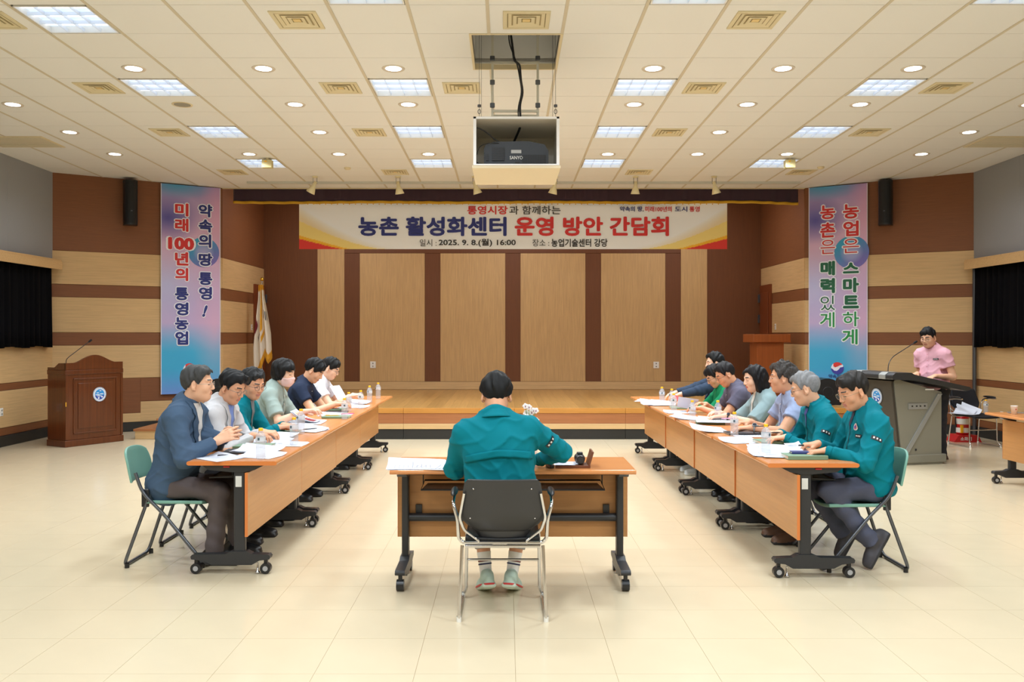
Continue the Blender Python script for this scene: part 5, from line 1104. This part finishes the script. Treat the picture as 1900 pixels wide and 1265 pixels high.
    if glasses:
        q = MB(); gm = mat('rim_%d_%d_%d' % glasses, glasses, .3, metal=.5)
        for s in (-1, 1):
            q.tube([hx((s * .032 + .0235 * math.cos(a), .102 - abs(.0235 * math.cos(a) * s + .0) * .12, .003 + .019 * math.sin(a))) for a in [2 * PI * i / 20 for i in range(20)]], .0013, 6, closed=True)
            q.tube([hx((s * .0555, .099, .008)), hx((s * .074, .07, .008)), hx((s * .083, .0, .006)), hx((s * .08, -.02, -.008))], .0013, 6)
        q.tube([hx((-.009, .104, .006)), hx((0, .107, .009)), hx((.009, .104, .006))], .0013, 6); g = q.build('glasses', gm, t)
        for s in (-1, 1):
            vs = [hx((s * .032, .101, .003))] + [hx((s * .032 + .023 * math.cos(a), .101 - abs(.023 * math.cos(a)) * .12, .003 + .0185 * math.sin(a))) for a in [2 * PI * i / 16 for i in range(16)]]
            MB().add(vs, [(0, 1 + i, 1 + (i + 1) % 16) for i in range(16)]).build('lens', mat('spectacle_lens', (240, 245, 250), .05, alpha=.07, spec=.5), g)
    if mask:
        Fm = head_field(.95, Ni[:3], female=female, h=lh); Fm.a -= .007; Fm.ell((0, .075, -.055), (.04, .035, .045), k=.03); Fm.fn(lambda X, Y, Z: np.maximum(np.maximum(Z + .012 + .3 * np.abs(X), -.115 - Z), .018 - Y + .1 * np.abs(Z + .06)) + 0 * X, 'and', .004)
        v, f = Fm.mesh(); mk = mesh_obj('face_mask', [(v @ HR.T + Hc, f, 0)], mat('mask_pink', (232, 198, 194), .8), t)
        q = MB()
        for s in (-1, 1): q.tube([hx((s * .062, .03, -.03)), hx((s * .078, .0, .012)), hx((s * .086, -.022, .0)), hx((s * .066, .02, -.085))], .0016, 5)
        q.build('ear_loop', M_WHITE, mk)
    # ---- top
    cl = mat('cloth_%d_%d_%d' % tuple(tc), tc, .78, noise=.05, nscale=35, spec=.15, bump=.25, bscale=500)
    pad = .012 if top != 'blazer' else .018; pts = np.array([Pv, N, *S.values(), *E.values(), *W.values()]); h = .0075 * lod
    TF = Field(pts.min(0) - .21, pts.max(0) + .14, h)
    belly = Pv + up * tl * .30 + fw * .02; chest = Pv + up * tl * .66 + fw * .0
    hemz = Pv[2] - (.02 if stand else {'blazer': .15, 'jacket': .055, 'shirt': .06, 'polo': .06}[top]) - untuck
    TF.ell(Pv + V(0, .0, .0), (.168 * bw + pad, .128 * bw + pad, .15), k=0); TF.ell(belly, ((.170 if not female else .15) * bw + pad, .128 * bw + pad, .19), R_, k=.06); TF.ell(chest - fw * .012, ((.172 if not female else .155) * bw + pad, .114 * bw + pad, .20), R_, k=.07)
    TF.cap(S[-1] + rt * .02, S[1] - rt * .02, .058 + pad, k=.06)
    for s in (1, -1): TF.cap(S[s] * .75 + N * .25, N + up * .02 - fw * .005, .046 + pad, .044 + pad, k=.06); TF.ell(chest + rt * s * .07 + fw * (.055 if female else .03), (.07, .06 if female else .05, .08), R_, k=.05)
    if female:
        TF.ell(Pv + V(0, 0, -.02), (.175 * bw + pad, .13, .13), k=.05)
    lg = long; ar = .056 if not female else .047
    for s in (1, -1):
        if lg:
            TF.cap(S[s], E[s], ar * bw + pad, .046 + pad, k=.035); TF.cap(E[s], W[s] - unit(W[s] - E[s]) * .015, .045 + pad, .030 + pad * .6, k=.02)
        else:
            q = S[s] + (E[s] - S[s]) * sleeve; TF.cap(S[s], q, ar * bw + pad, .058 * bw + pad, k=.035)
            ax = unit(E[s] - S[s]); sl, X, Y, Z = TF.sub(q, q, .13); d = (X - q[0]) * ax[0] + (Y - q[1]) * ax[1] + (Z - q[2]) * ax[2]; rr = np.sqrt((X - q[0]) ** 2 + (Y - q[1]) ** 2 + (Z - q[2]) ** 2)
            TF.a[sl] = np.where(rr < .115, np.maximum(TF.a[sl], np.where(np.abs(d) < .1, d, -1)), TF.a[sl]).astype(np.float32)
    if lg:
        for s in (1, -1):
            ax = unit(W[s] - E[s]); q = W[s] - ax * .03; sl, X, Y, Z = TF.sub(q, q, .08); d = (X - q[0]) * ax[0] + (Y - q[1]) * ax[1] + (Z - q[2]) * ax[2]; rr = np.sqrt((X - q[0]) ** 2 + (Y - q[1]) ** 2 + (Z - q[2]) ** 2)
            TF.a[sl] = np.where(rr < .07, np.maximum(TF.a[sl], d), TF.a[sl]).astype(np.float32)
    # opening at the neck and hem
    q0 = N + up * .012; TF.cap(N - up * .0 - fw * .0, N + unit(Hc - N) * .14, .047 if female else .056, op='cut', k=.01)
    TF.fn(lambda X, Y, Z: hemz - Z + 0 * X + 0 * Y, 'and', .02)
    rs = np.random.RandomState(int(abs(pelvis[1]) * 100) % 997 + int(abs(pelvis[0]) * 7)); ph = rs.uniform(0, 6, 6); am = (.0036 if top != 'blazer' else .0034) * (.65 if lod > 1.12 else 1)
    def folds(X, Y, Z):
        w1 = Z * 30 + 12 * X * rs_a[0] + 1.7 * np.sin(11 * Y + ph[0]) + 1.5 * np.sin(13 * X + ph[3]) + .6 * np.sin(31 * X + 24 * Y) + ph[1]; w2 = X * 24 + 20 * Y + 1.9 * np.sin(15 * Z + ph[2]) + .5 * np.sin(37 * Z) + ph[4]
        r1 = (1 - np.abs(np.sin(w1))) ** 2; r2 = (1 - np.abs(np.sin(w2))) ** 2; m1 = .5 + .5 * np.sin(9 * X + 7 * Y + 11 * Z + ph[5])
        return am * 2.4 * (.35 - r1 * (.4 + m1) - r2 * (1.2 - m1) * .8)
    rs_a = rs.uniform(-1, 1, 3); TF.fn(folds)
    for s in (1, -1):   # creases gathered round the elbow
        if lg:
            ax = unit(W[s] - S[s]); c = E[s]; sl, X, Y, Z = TF.sub(c, c, .12); d = (X - c[0]) * ax[0] + (Y - c[1]) * ax[1] + (Z - c[2]) * ax[2]; rr = np.sqrt((X - c[0]) ** 2 + (Y - c[1]) ** 2 + (Z - c[2]) ** 2)
            TF.a[sl] += (.006 * np.sin(d * 120 + 2 * np.sin(40 * X)) * np.clip(1 - rr / .12, 0, 1)).astype(np.float32)
    v, f = TF.mesh(); ft = v[f].mean(1); mi = np.zeros(len(f), int); mats = [cl]
    if top == 'jacket' and (det or {}).get('cuff', True):
        for s in (1, -1): pass
    tname = {'jacket': 'jacket', 'blazer': 'blazer', 'shirt': 'shirt', 'polo': 'polo_shirt'}[top]; J = mesh_obj(tname, [(v, f, mi)], mats, t)
    if top == 'jacket' and lg:
        for s in (1, -1):
            ax = unit(W[s] - E[s]); c = W[s] - ax * .03; MB().tube([tuple(c + ax * a) for a in (-.012, 0, .012, .024, .03)], [.040, .037, .0385, .036, .030], 18, cap=False).build('cuff', cl, J, solid=.003)
    # ---- collar
    axn = unit(unit(Hc + HR @ V(0, -.03, -.06) - N) + up * 1.2 - fw * .25); fr = frame(fw, axn); cr = fr[:3, :3]; cc = mat('cloth_%d_%d_%d' % tuple(collar or tc), collar or tc, .78, noise=.05, nscale=35, spec=.15, bump=.25, bscale=500)
    r0 = .052 if female else .062; hh = (det or {}).get('collar_h', .044 if top == 'jacket' else .036); gap = (det or {}).get('gap', 1.0 if top == 'blazer' else .5)
    def colr(u, v):
        a = PI / 2 + gap + u * (2 * PI - 2 * gap); e = 1 - abs(2 * u - 1); rr = r0 + .006 + (.034 if top == 'jacket' else .030) * (1 - v) ** 1.2; z = -.006 + hh * v - (.035 * (1 - v)) * max(0, 1 - e * 4)
        p = N + cr @ V(rr * math.cos(a), rr * 1.02 * math.sin(a) + .004, z + .012 - .016 * math.sin(a)); return tuple(p)
    MB().grid(30, 6, colr).build('collar', cc, J, solid=.004)
    if inner:
        ic = mat('cloth_%d_%d_%d' % tuple(inner), inner, .75, noise=.04, nscale=35)
        wv = (det or {}).get('vw', .055); vl = (det or {}).get('vl', .24)
        drape(TF, 'shirt_front', ic, J, N + fw * .02, rt, up, -fw, lambda u, v: ((2 * u - 1) * wv * max(.04, v) ** .8, .03 - (vl + .04) * (1 - v)), 9, 14, .005)
        def c2(u, v):
            a = PI / 2 + .3 + u * (2 * PI - .6); rr = r0 - .002 + .008 * (1 - v); return tuple(N + cr @ V(rr * math.cos(a), rr * math.sin(a) + .003, .012 + (hh + .006) * v - .02 * (1 - v)))
        MB().grid(26, 4, c2).build('shirt_collar', ic, J, solid=.003)
        if top == 'blazer':
            for s in (-1, 1):
                def lp(u, v):
                    y = .04 - (vl + .05) * (1 - v); x0 = wv * max(.04, v) ** .8; w_ = .012 + .045 * math.sin(min(1, v * 1.15) * PI * .72) - (.018 if .70 < v < .78 else 0); return (s * (x0 - .006 + w_ * u), y)
                drape(TF, 'lapel', cl, J, N + fw * .02, rt, up, -fw, lp, 5, 18, .008, solid=.005)
            MB().tube([tuple(x) for x in []] or [(0, 0, 0), (0, 0, 1e-3)], 1e-4, 3) if False else None
    if top in ('shirt', 'polo') or (det or {}).get('zip'):
        zc = mat('zip_dark', (20, 60, 70), .4, metal=.2) if (det or {}).get('zip') else cc; ln_ = .40 if top != 'polo' else .17
        drape(TF, 'zip' if (det or {}).get('zip') else 'placket', zc, J, N + fw * .02, rt, up, -fw, lambda u, v: ((2 * u - 1) * (.004 if (det or {}).get('zip') else .014), -.03 - ln_ * v), 3, 22, .004)
        if not (det or {}).get('zip'):
            for k in range(5 if top == 'shirt' else 2):
                p, ok = TF.hit(np.array([N + fw * .32 - up * (.06 + .075 * k)]), -fw, .6)
                if ok[0]: MB().ell(tuple(p[0] + fw * .005), (.005, .004, .005), 8, 5).build('button', mat('button_%d' % (det or {}).get('btn', 0), ((226, 222, 214), (196, 90, 110))[(det or {}).get('btn', 0)], .4), J)
    d_ = det or {}
    if 'tag' in d_:
        s, y = d_['tag']; drape(TF, 'name_tag', mat('tag_black', (26, 28, 34), .5), J, N + fw * .02, rt, up, -fw, lambda u, v: (s * (.075 + .065 * u), y + .022 * v), 4, 3, .006)
        for k in range(3): drape(TF, 'tag_lettering', M_WHITE, J, N + fw * .02, rt, up, -fw, lambda u, v: (s * (.086 + .016 * k + .010 * u), y + .007 + .008 * v), 2, 2, .0085)
    if 'badge' in d_:
        s, y = d_['badge']
        for rr, mm, of in ((.024, M_WHITE, .006), (.017, mat('badge_pink', (206, 120, 130), .5), .008), (.009, M_EMD, .010)): drape(TF, 'badge', mm, J, N + fw * .02, rt, up, -fw, lambda u, v: (s * .08 + rr * v * math.cos(2 * PI * u), y + rr * v * math.sin(2 * PI * u)), 16, 3, of)
    if 'band' in d_:       # black arm patch with white letters
        s = d_['band']; c = S[s] + (E[s] - S[s]) * d_.get('bandpos', .42); ua = unit(S[s] - E[s]); out = l_out = unit(rotm(0) @ (Wi[:3, :3] @ V(0, -1, .25))); out = unit(out - ua * (out @ ua)); sd = np.cross(ua, out)
        drape(TF, 'arm_patch', mat('tag_black', (26, 28, 34), .5), J, c, sd, ua, -out, lambda u, v: ((2 * u - 1) * .036, (2 * v - 1) * .0125), 8, 3, .005, .12, T=.2)
        for k in range(3): drape(TF, 'patch_lettering', M_WHITE, J, c, sd, ua, -out, lambda u, v: ((k - 1) * .021 - .005 + .010 * u, -.006 + .012 * v), 3, 3, .0075, .12, T=.2)
    if 'yoke' in d_:
        drape(TF, 'back_yoke', cl, J, N - fw * .02, rt, up, fw, lambda u, v: ((2 * u - 1) * .19, -.205 - .016 * (2 * u - 1) ** 2 - .012 * abs(2 * u - 1) + .042 * v), 30, 5, .009, solid=.005)
    # ---- trousers
    kn = {}; an = {}
    for i, s in enumerate((1, -1)):
        hp = Pv + V(s * .088, .01, -.01)
        if stand: K = hp + V(0, .02, -.42); A = K + V(0, -.02, -.38)
        else: K = l(knees[i]) if knees else Pv + V(s * .13, .42, .0); A = l(feet[i]) + V(0, 0, .0) if feet else V(s * .12, .36, .09)
        kn[s], an[s] = K, A
    pts = np.array([Pv, *kn.values(), *an.values()]); LF = Field(pts.min(0) - .17, pts.max(0) + .15, .009 * lod)
    LF.ell(Pv, (.162 * bw, .125 * bw, .11), k=.0)
    lt = -.045 if not sock else .12
    for s in (1, -1): LF.cap(Pv + V(s * .088, .01, -.01), kn[s], .088 * (1 if not female else .95), .066, k=.045)
    if not stand: LF.fn(lambda X, Y, Z: np.where(Y < .24, .437 - Z, -1) + 0 * X, 'and', .03)
    for s in (1, -1): ax = unit(an[s] - kn[s]); e = an[s] - ax * (lt + .02); LF.cap(kn[s], e, .064, .058, k=.03)
    rs2 = rs.uniform(0, 6, 3); LF.fn(lambda X, Y, Z: .0035 * np.sin(60 * Z + 25 * Y + 2 * np.sin(20 * X + rs2[0])) + .002 * np.sin(70 * X + 40 * Y + rs2[1]))
    for i, s in enumerate((1, -1)):
        ax = unit(an[s] - kn[s]); e = an[s] - ax * (lt + .015); sl, X, Y, Z = LF.sub(e, e, .085); d = (X - e[0]) * ax[0] + (Y - e[1]) * ax[1] + (Z - e[2]) * ax[2]; rr = np.sqrt((X - e[0]) ** 2 + (Y - e[1]) ** 2 + (Z - e[2]) ** 2)
        LF.a[sl] = np.where(rr < .08, np.maximum(LF.a[sl], d), LF.a[sl]).astype(np.float32)
    v, f = LF.mesh(); mesh_obj('trousers', [(v, f, 0)], mat('trouser_%d_%d_%d' % tuple(legs), legs, .85, noise=.06, nscale=50, bump=.15, bscale=400), t)
    # ---- socks and shoes
    for i, s in enumerate((1, -1)):
        ax = unit(an[s] - kn[s]); A = an[s]
        if sock:
            MB().tube([tuple(A - ax * .22), tuple(A - ax * .1)], [.046, .040], 14).build('shin', SK, t)
            sk_ = MB().tube([tuple(A - ax * q) for q in (.115, .10, .05, .0, -.03)], [.043, .041, .038, .036, .036], 16).build('sock', mat('sock_white', sock, .85), t)
            for k, c in enumerate(((120, 70, 60), (30, 36, 70))): MB().tube([tuple(A - ax * q) for q in (.058 - .018 * k, .066 - .018 * k)], .0405, 16, cap=False).build('stripe', mat('stripe%d' % k, c, .8), sk_)
        else: MB().tube([tuple(A - ax * .08), tuple(A + ax * .02)], [.036, .033], 12).build('sock', mat('sock_grey', (150, 155, 165), .85) if shoe[0] < 60 else mat('sock_dark', (34, 34, 40), .85), t)
        fp = (shoepitch if not hasattr(shoepitch, '__len__') else shoepitch[i]); Rf = rotm(footyaw[i], fp); F = Field((-.07, -.13, -.12), (.07, .21, .09), .0055 * lod)
        F.box((0, .035, -.088), (.043, .135, .012), .012); F.ell((0, .115, -.065), (.043, .058, .032), k=.02); F.ell((0, -.045, -.055), (.037, .058, .045), k=.03); F.cap((0, -.03, -.02), (0, .08, -.055), .036, .032, k=.03)
        F.cap((0, -.02, .02), (0, -.02, .08), .026, op='cut'); v, f = F.mesh(); mi = (v[f].mean(1)[:, 2] < -.078).astype(int)
        sh = mesh_obj('shoe', [(v @ Rf.T + A, f, mi)], [mat('shoe_%d_%d_%d' % tuple(shoe), shoe, .35 if shoe[0] < 60 else .6), mat('sole_%d_%d_%d' % tuple(sole), sole, .6)], t)
        q = MB()
        for k in range(4):
            a = Rf @ V(-.018, .03 + .02 * k, -.022 - .011 * k) + A; b = Rf @ V(.018, .036 + .02 * k, -.022 - .011 * k) + A; q.tube([tuple(a), tuple((a + b) / 2 + Rf @ V(0, 0, .006)), tuple(b)], .002, 5)
        q.build('lace', mat('lace_%d' % (shoe[0] > 60), (225, 225, 220) if shoe[0] > 60 else (50, 48, 48), .8), sh)
        if d_.get('redsole'): MB().tube([tuple(Rf @ V(.0465 * math.copysign(abs(math.cos(a)) ** .55, math.cos(a)), .035 + .139 * math.copysign(abs(math.sin(a)) ** .7, math.sin(a)), -.08) + A) for a in [2 * PI * j / 28 for j in range(28)]], .006, 6, closed=True).build('sole_stripe', mat('sole_red', (214, 62, 60), .5), sh)
    return t, dict(TF=TF, W=W, E=E, S=S, HM=HM, J=J, N=N, Wi=Wi, l=l)
H2 = math.pi / 2; HP = math.radians
def seat_l(label, Y, hd, yaw, pitch, wr1, wr2, px=-2.31, **k):   # left row, facing +x; right hand is the one nearer the camera
    kw = dict(wr={1: wr1, -1: wr2}, knees=[(px + .40, Y - .12, .50), (px + .40, Y + .10, .50)], feet=[(px + .34, Y - .13, .1), (px + .38, Y + .12, .1)], el=((.7, -.45, -.75), (-.7, -.45, -.75))); kw.update(k)
    return person(label, (px, Y, .53), hd, -H2, HP(yaw), HP(pitch), **kw)
def seat_r(label, Y, hd, yaw, pitch, wr1, wr2, px=2.47, **k):    # right row, facing -x; right hand is the one farther from the camera
    kw = dict(wr={1: wr1, -1: wr2}, knees=[(px - .40, Y + .11, .50), (px - .40, Y - .11, .50)], feet=[(px - .34, Y + .12, .1), (px - .34, Y - .12, .1)], el=((.7, -.45, -.75), (-.7, -.45, -.75))); kw.update(k)
    return person(label, (px, Y, .53), hd, H2, HP(yaw), HP(pitch), **kw)
def chair_at(x, Y, rz, lab): return clone(fc, (x, Y, 0), rz, lab)
def watch(P, s, mface, mband, r=.02):
    W_, E_ = P[1]['W'][s], P[1]['E'][s]; ax = unit(W_ - E_); c = W_ - ax * .035; wi = P[1]['Wi']; out = unit(wi[:3, :3] @ V(0, -.6, .8)); out = unit(out - ax * (out @ ax)); M = frame(ax, out)
    g = MB().tube([tuple(c + .034 * (M[:3, 0] * math.cos(a) + out * math.sin(a) * .9)) for a in [2 * PI * i / 20 for i in range(20)]], .006, 6, closed=True).build('wristwatch', mband, P[0])
    MB().tube([tuple(c + out * .03), tuple(c + out * .04)], r, 16).build('watch_case', mband, g); MB().tube([tuple(c + out * .0395), tuple(c + out * .041)], r * .8, 16).build('watch_face', mface, g)
def H(px, py, d): return ((px - VX) / FPX * d, d, CH + (VY - py) / FPX * d)
# ---- left row
fan = dict(curl=.12, spread=.16, thumb=.2)
L1 = seat_l('man in a navy blazer and brown trousers with clasped hands, nearest on the left', 5.97, H(367, 713, 5.97), 6, 2, (-1.945, 5.86, .835), (-1.955, 6.01, .85), top='blazer', tc=(68, 88, 112), legs=(86, 76, 76), inner=(206, 206, 204), hc=(62, 62, 62), glasses=(170, 160, 150), bw=1.05, shw=1.05,
       hands={1: dict(dir=(-.28, 1, .45), back=(.9, -.1, .35), curl=.22, spread=.14), -1: dict(dir=(.25, 1, .30), back=(-.9, -.1, .3), curl=.3, spread=.14)}, hair=('short', .006), knees=[(-1.93, 5.86, .49), (-1.93, 6.1, .49)], feet=[(-1.97, 5.86, .1), (-1.9, 6.14, .1)], det=dict(vw=.075, vl=.32), shoe=(20, 20, 22), part=1)
L2 = seat_l('man in a pale grey blazer over a blue shirt, second on the left', 6.55, H(430, 719, 6.5), -18, 24, (-1.88, 6.46, .80), (-1.86, 6.66, .80), top='blazer', tc=(196, 194, 196), legs=(52, 50, 56), inner=(118, 142, 204), hc=(26, 26, 28), glasses=(120, 116, 112), bw=1.1, shw=1.08,
       hands={1: dict(dir=(-.3, 1, -.05), curl=.45), -1: dict(dir=(.3, 1, -.02), curl=.5, back=(.2, 0, 1))}, hair=('short', .008), det=dict(vw=.06, vl=.3), part=-1, sk=1)
L3 = seat_l('man in glasses and a teal work jacket leaning in, third on the left', 7.15, H(469, 713, 7.1), -34, 18, (-1.84, 7.0, .80), (-1.84, 7.18, .80), top='jacket', tc=TEAL, legs=(56, 56, 64), inner=(120, 126, 130), hc=(44, 44, 46), glasses=(100, 92, 90), hair=('short', .006), curl=.002, lod=1.15, det=dict(vw=.045, vl=.2, zip=1), sk=1)
L4 = seat_l('woman in a pale green checked shirt and pink face mask, on the left', 8.2, H(527, 692, 8.2), -14, 14, (-1.86, 8.02, .84), (-1.88, 8.25, .82), top='shirt', tc=(152, 168, 162), legs=(60, 62, 70), long=False, sleeve=.8, female=True, hc=(26, 24, 26), hair=('bob', .006), mask=True, lod=1.2, sk=2, untuck=.03, bw=1.02, shw=1.05,
       hands={1: dict(dir=(-.1, 1, .15), curl=.35)})
L5 = seat_l('man in a dark navy polo shirt reading, head bent, on the left', 9.15, H(583, 688, 9.15), -4, 34, (-1.76, 9.0, .83), (-1.78, 9.25, .83), top='polo', tc=(34, 44, 66), legs=(50, 50, 58), long=False, hc=(22, 22, 24), hair=('fringe', .01), lod=1.25, sk=0)
L6 = seat_l('man in a white short-sleeved shirt holding a page, farthest on the left', 10.1, H(613, 684, 10.1), -6, 26, (-1.80, 9.98, .84), (-1.80, 10.2, .84), top='shirt', tc=(226, 228, 236), legs=(50, 50, 60), long=False, hc=(20, 20, 22), hair=('fringe', .008), glasses=(60, 58, 60), lod=1.3, sk=2, det=dict(tag=(1, -.16)))
# ---- right row
R1 = seat_r('man in a teal work jacket and glasses writing, nearest on the right', 5.86, H(1583, 727, 5.86), 10, 22, (2.16, 6.04, .79), (2.10, 5.72, .785), px=2.46, top='jacket', tc=TEAL, legs=(72, 76, 96), inner=(40, 46, 66), hc=(44, 40, 38), glasses=(150, 140, 110), bw=1.08, shw=1.05,
       hands={1: dict(dir=(.1, 1, -.1), curl=.7, pinch=1), -1: dict(dir=(.1, 1, -.12), curl=.25)}, hair=('short', .008), knees=[(2.09, 5.97, .53), (2.11, 5.72, .53)], feet=[(2.30, 5.98, .2), (2.39, 5.74, .2)], shoepitch=(1.0, 1.05), footyaw=(.2, .1), shoe=(62, 60, 66), sole=(40, 40, 44),
       det=dict(vw=.03, vl=.12, badge=(-1, -.09), tag=(-1, -.16), band=-1, zip=1), part=-1, sk=1)
R2 = seat_r('grey-haired man in a teal work jacket, second on the right', 6.55, H(1494, 722, 6.55), -20, 16, (2.10, 6.7, .79), (2.06, 6.42, .79), top='jacket', tc=TEAL, legs=(40, 42, 50), inner=(72, 80, 150), hc=(128, 128, 130), glasses=(90, 86, 84), hair=('short', .006), hands={-1: dict(dir=(.1, 1, -.1), curl=.3)}, det=dict(vw=.03, vl=.1, band=-1, zip=1), shoe=(96, 66, 46), lod=1.1, sk=0)
R3 = seat_r('man with curly hair and a light blue shirt looking away, third on the right', 7.3, H(1452, 702, 7.3), -16, 2, (2.06, 7.42, .80), (1.98, 7.08, .79), top='shirt', tc=(150, 164, 196), legs=(50, 54, 70), long=False, hc=(66, 62, 60), hair=('short', .016), curl=.004, glasses=(190, 170, 160), hands={-1: dict(dir=(.1, 1, -.05), curl=.3), 1: dict(dir=(-.3, 1, 0), curl=.6, pinch=1)}, lod=1.15, sk=1, bw=1.05)
watch(R3, -1, mat('dark_glass', (38, 44, 58), .08), M_LS, .02)
R4 = seat_r('woman with long black hair in a pale grey-green jacket, on the right', 8.2, H(1400, 703, 8.2), 8, 12, (2.04, 8.3, .80), (2.0, 8.0, .80), top='jacket', tc=(136, 158, 162), legs=(60, 66, 78), female=True, hc=(24, 22, 25), hair=('long', .004), inner=(206, 212, 206), long=False, sleeve=.92, hands={-1: dict(dir=(.15, 1, -.1), curl=.2)}, det=dict(vw=.045, vl=.2, tag=(-1, -.2)), lod=1.2, sk=2, bw=1.02)
watch(R4, -1, mat('dark_glass', (38, 44, 58), .08), M_BPL, .015)
R5 = seat_r('man in glasses and a purple-grey polo shirt, head bent, on the right', 8.95, H(1346, 695, 8.95), 2, 32, (2.08, 9.1, .82), (1.98, 8.85, .80), top='polo', tc=(92, 90, 108), legs=(60, 60, 66), long=False, hc=(34, 32, 34), hair=('short', .006), glasses=(40, 38, 40), lod=1.25, sk=1, shoe=(206, 206, 204), sole=(220, 220, 218))
R6 = seat_r('man with bent head in a green jacket, mostly hidden behind the grey polo', 9.7, H(1327, 698, 9.7), 4, 34, (2.06, 9.85, .80), (2.02, 9.6, .80), top='jacket', tc=(10, 118, 76), legs=(50, 50, 60), hc=(28, 26, 27), hair=('fringe', .01), glasses=(60, 56, 56), lod=1.4, sk=0, shoe=(190, 192, 190), sole=(220, 220, 218))
R7 = seat_r('man in a dark navy suit and white shirt, farthest on the right', 10.45, H(1326, 674, 10.45), 0, 6, (2.02, 10.58, .83), (1.92, 10.3, .80), px=2.52, top='blazer', tc=(50, 64, 84), legs=(44, 54, 70), inner=(222, 224, 228), hc=(26, 25, 27), hair=('short', .014), lod=1.35, sk=2, det=dict(vw=.05, vl=.3), shoe=(24, 24, 26))
# ---- man in the centre
C = person('man in a teal work jacket seen from behind at the centre table', (-.025, 4.97, .53), H(921, 735, 5.1), 0, HP(2), HP(30), top='jacket', tc=TEAL, legs=(176, 172, 172), hc=(24, 24, 26), hair=('short', .012), part=1, bw=1.16, shw=1.06,
       wr={1: (.19, 5.36, .775), -1: (-.21, 5.40, .775)}, el=((1, -.25, -.15), (-.6, -.4, -.8)), hands={1: dict(dir=(-.7, .8, -.12), curl=.6, pinch=1), -1: dict(dir=(.3, 1, -.1), curl=.3)},
       knees=[(.10, 5.33, .50), (-.17, 5.33, .50)], feet=[(.035, 5.23, .125), (-.125, 5.23, .125)], sock=(226, 222, 216), shoe=(186, 206, 190), sole=(206, 222, 206), shoepitch=(.35, .35), footyaw=(-.2, .2), det=dict(yoke=1, redsole=1, collar_h=.04, band=1, twist=.0), sk=1)
# ---- man at the grey lectern
S1 = person('man in a pink short-sleeved shirt standing at the grey lectern', (5.36, 10.86, .88), (5.235, 10.80, 1.505), HP(118), HP(10), HP(16), top='shirt', tc=(226, 172, 186), legs=(34, 34, 42), long=False, hc=(24, 23, 25), hair=('fringe', .006), glasses=(70, 60, 56), lod=1.3, stand=True,
       el=((.35, -.6, -1), (-.35, -.6, -1)), wr={1: (5.12, 10.85, 1.06), -1: (5.22, 10.60, 1.04)}, hands={1: dict(dir=(0, 1, -.2)), -1: dict(dir=(0, 1, -.2))}, shoe=(70, 46, 38), footyaw=(0, 0), det=dict(tag=(-1, -.13), btn=1), sk=0)
# ---- green folding chairs under the seated people
names_l = ['under the man in the navy blazer', 'under the man in the pale grey blazer', 'under the man in glasses and teal, left row', 'under the woman in the pink mask', 'under the man in the navy polo', 'under the man in the white shirt']
for k, (Y, n_) in enumerate(zip((5.97, 6.55, 7.15, 8.2, 9.15, 10.1), names_l)):
    if k == 0: fc.location = (-2.23, Y, 0); fc.rotation_euler = (0, 0, -H2); fc['label'] = 'green plastic folding chair ' + n_
    else: chair_at(-2.23, Y, -H2, 'green plastic folding chair ' + n_)
for Y, n_ in zip((5.86, 6.55, 7.3, 8.2, 8.95, 9.7, 10.45), ['under the nearest man in teal, right row', 'under the grey-haired man in teal', 'under the man in the light blue shirt', 'under the woman with long black hair', 'under the man in the purple-grey polo', 'under the man in the green jacket', 'under the man in the dark suit']):
    chair_at(2.34 if Y > 6 else 2.31, Y, H2, 'green plastic folding chair ' + n_)
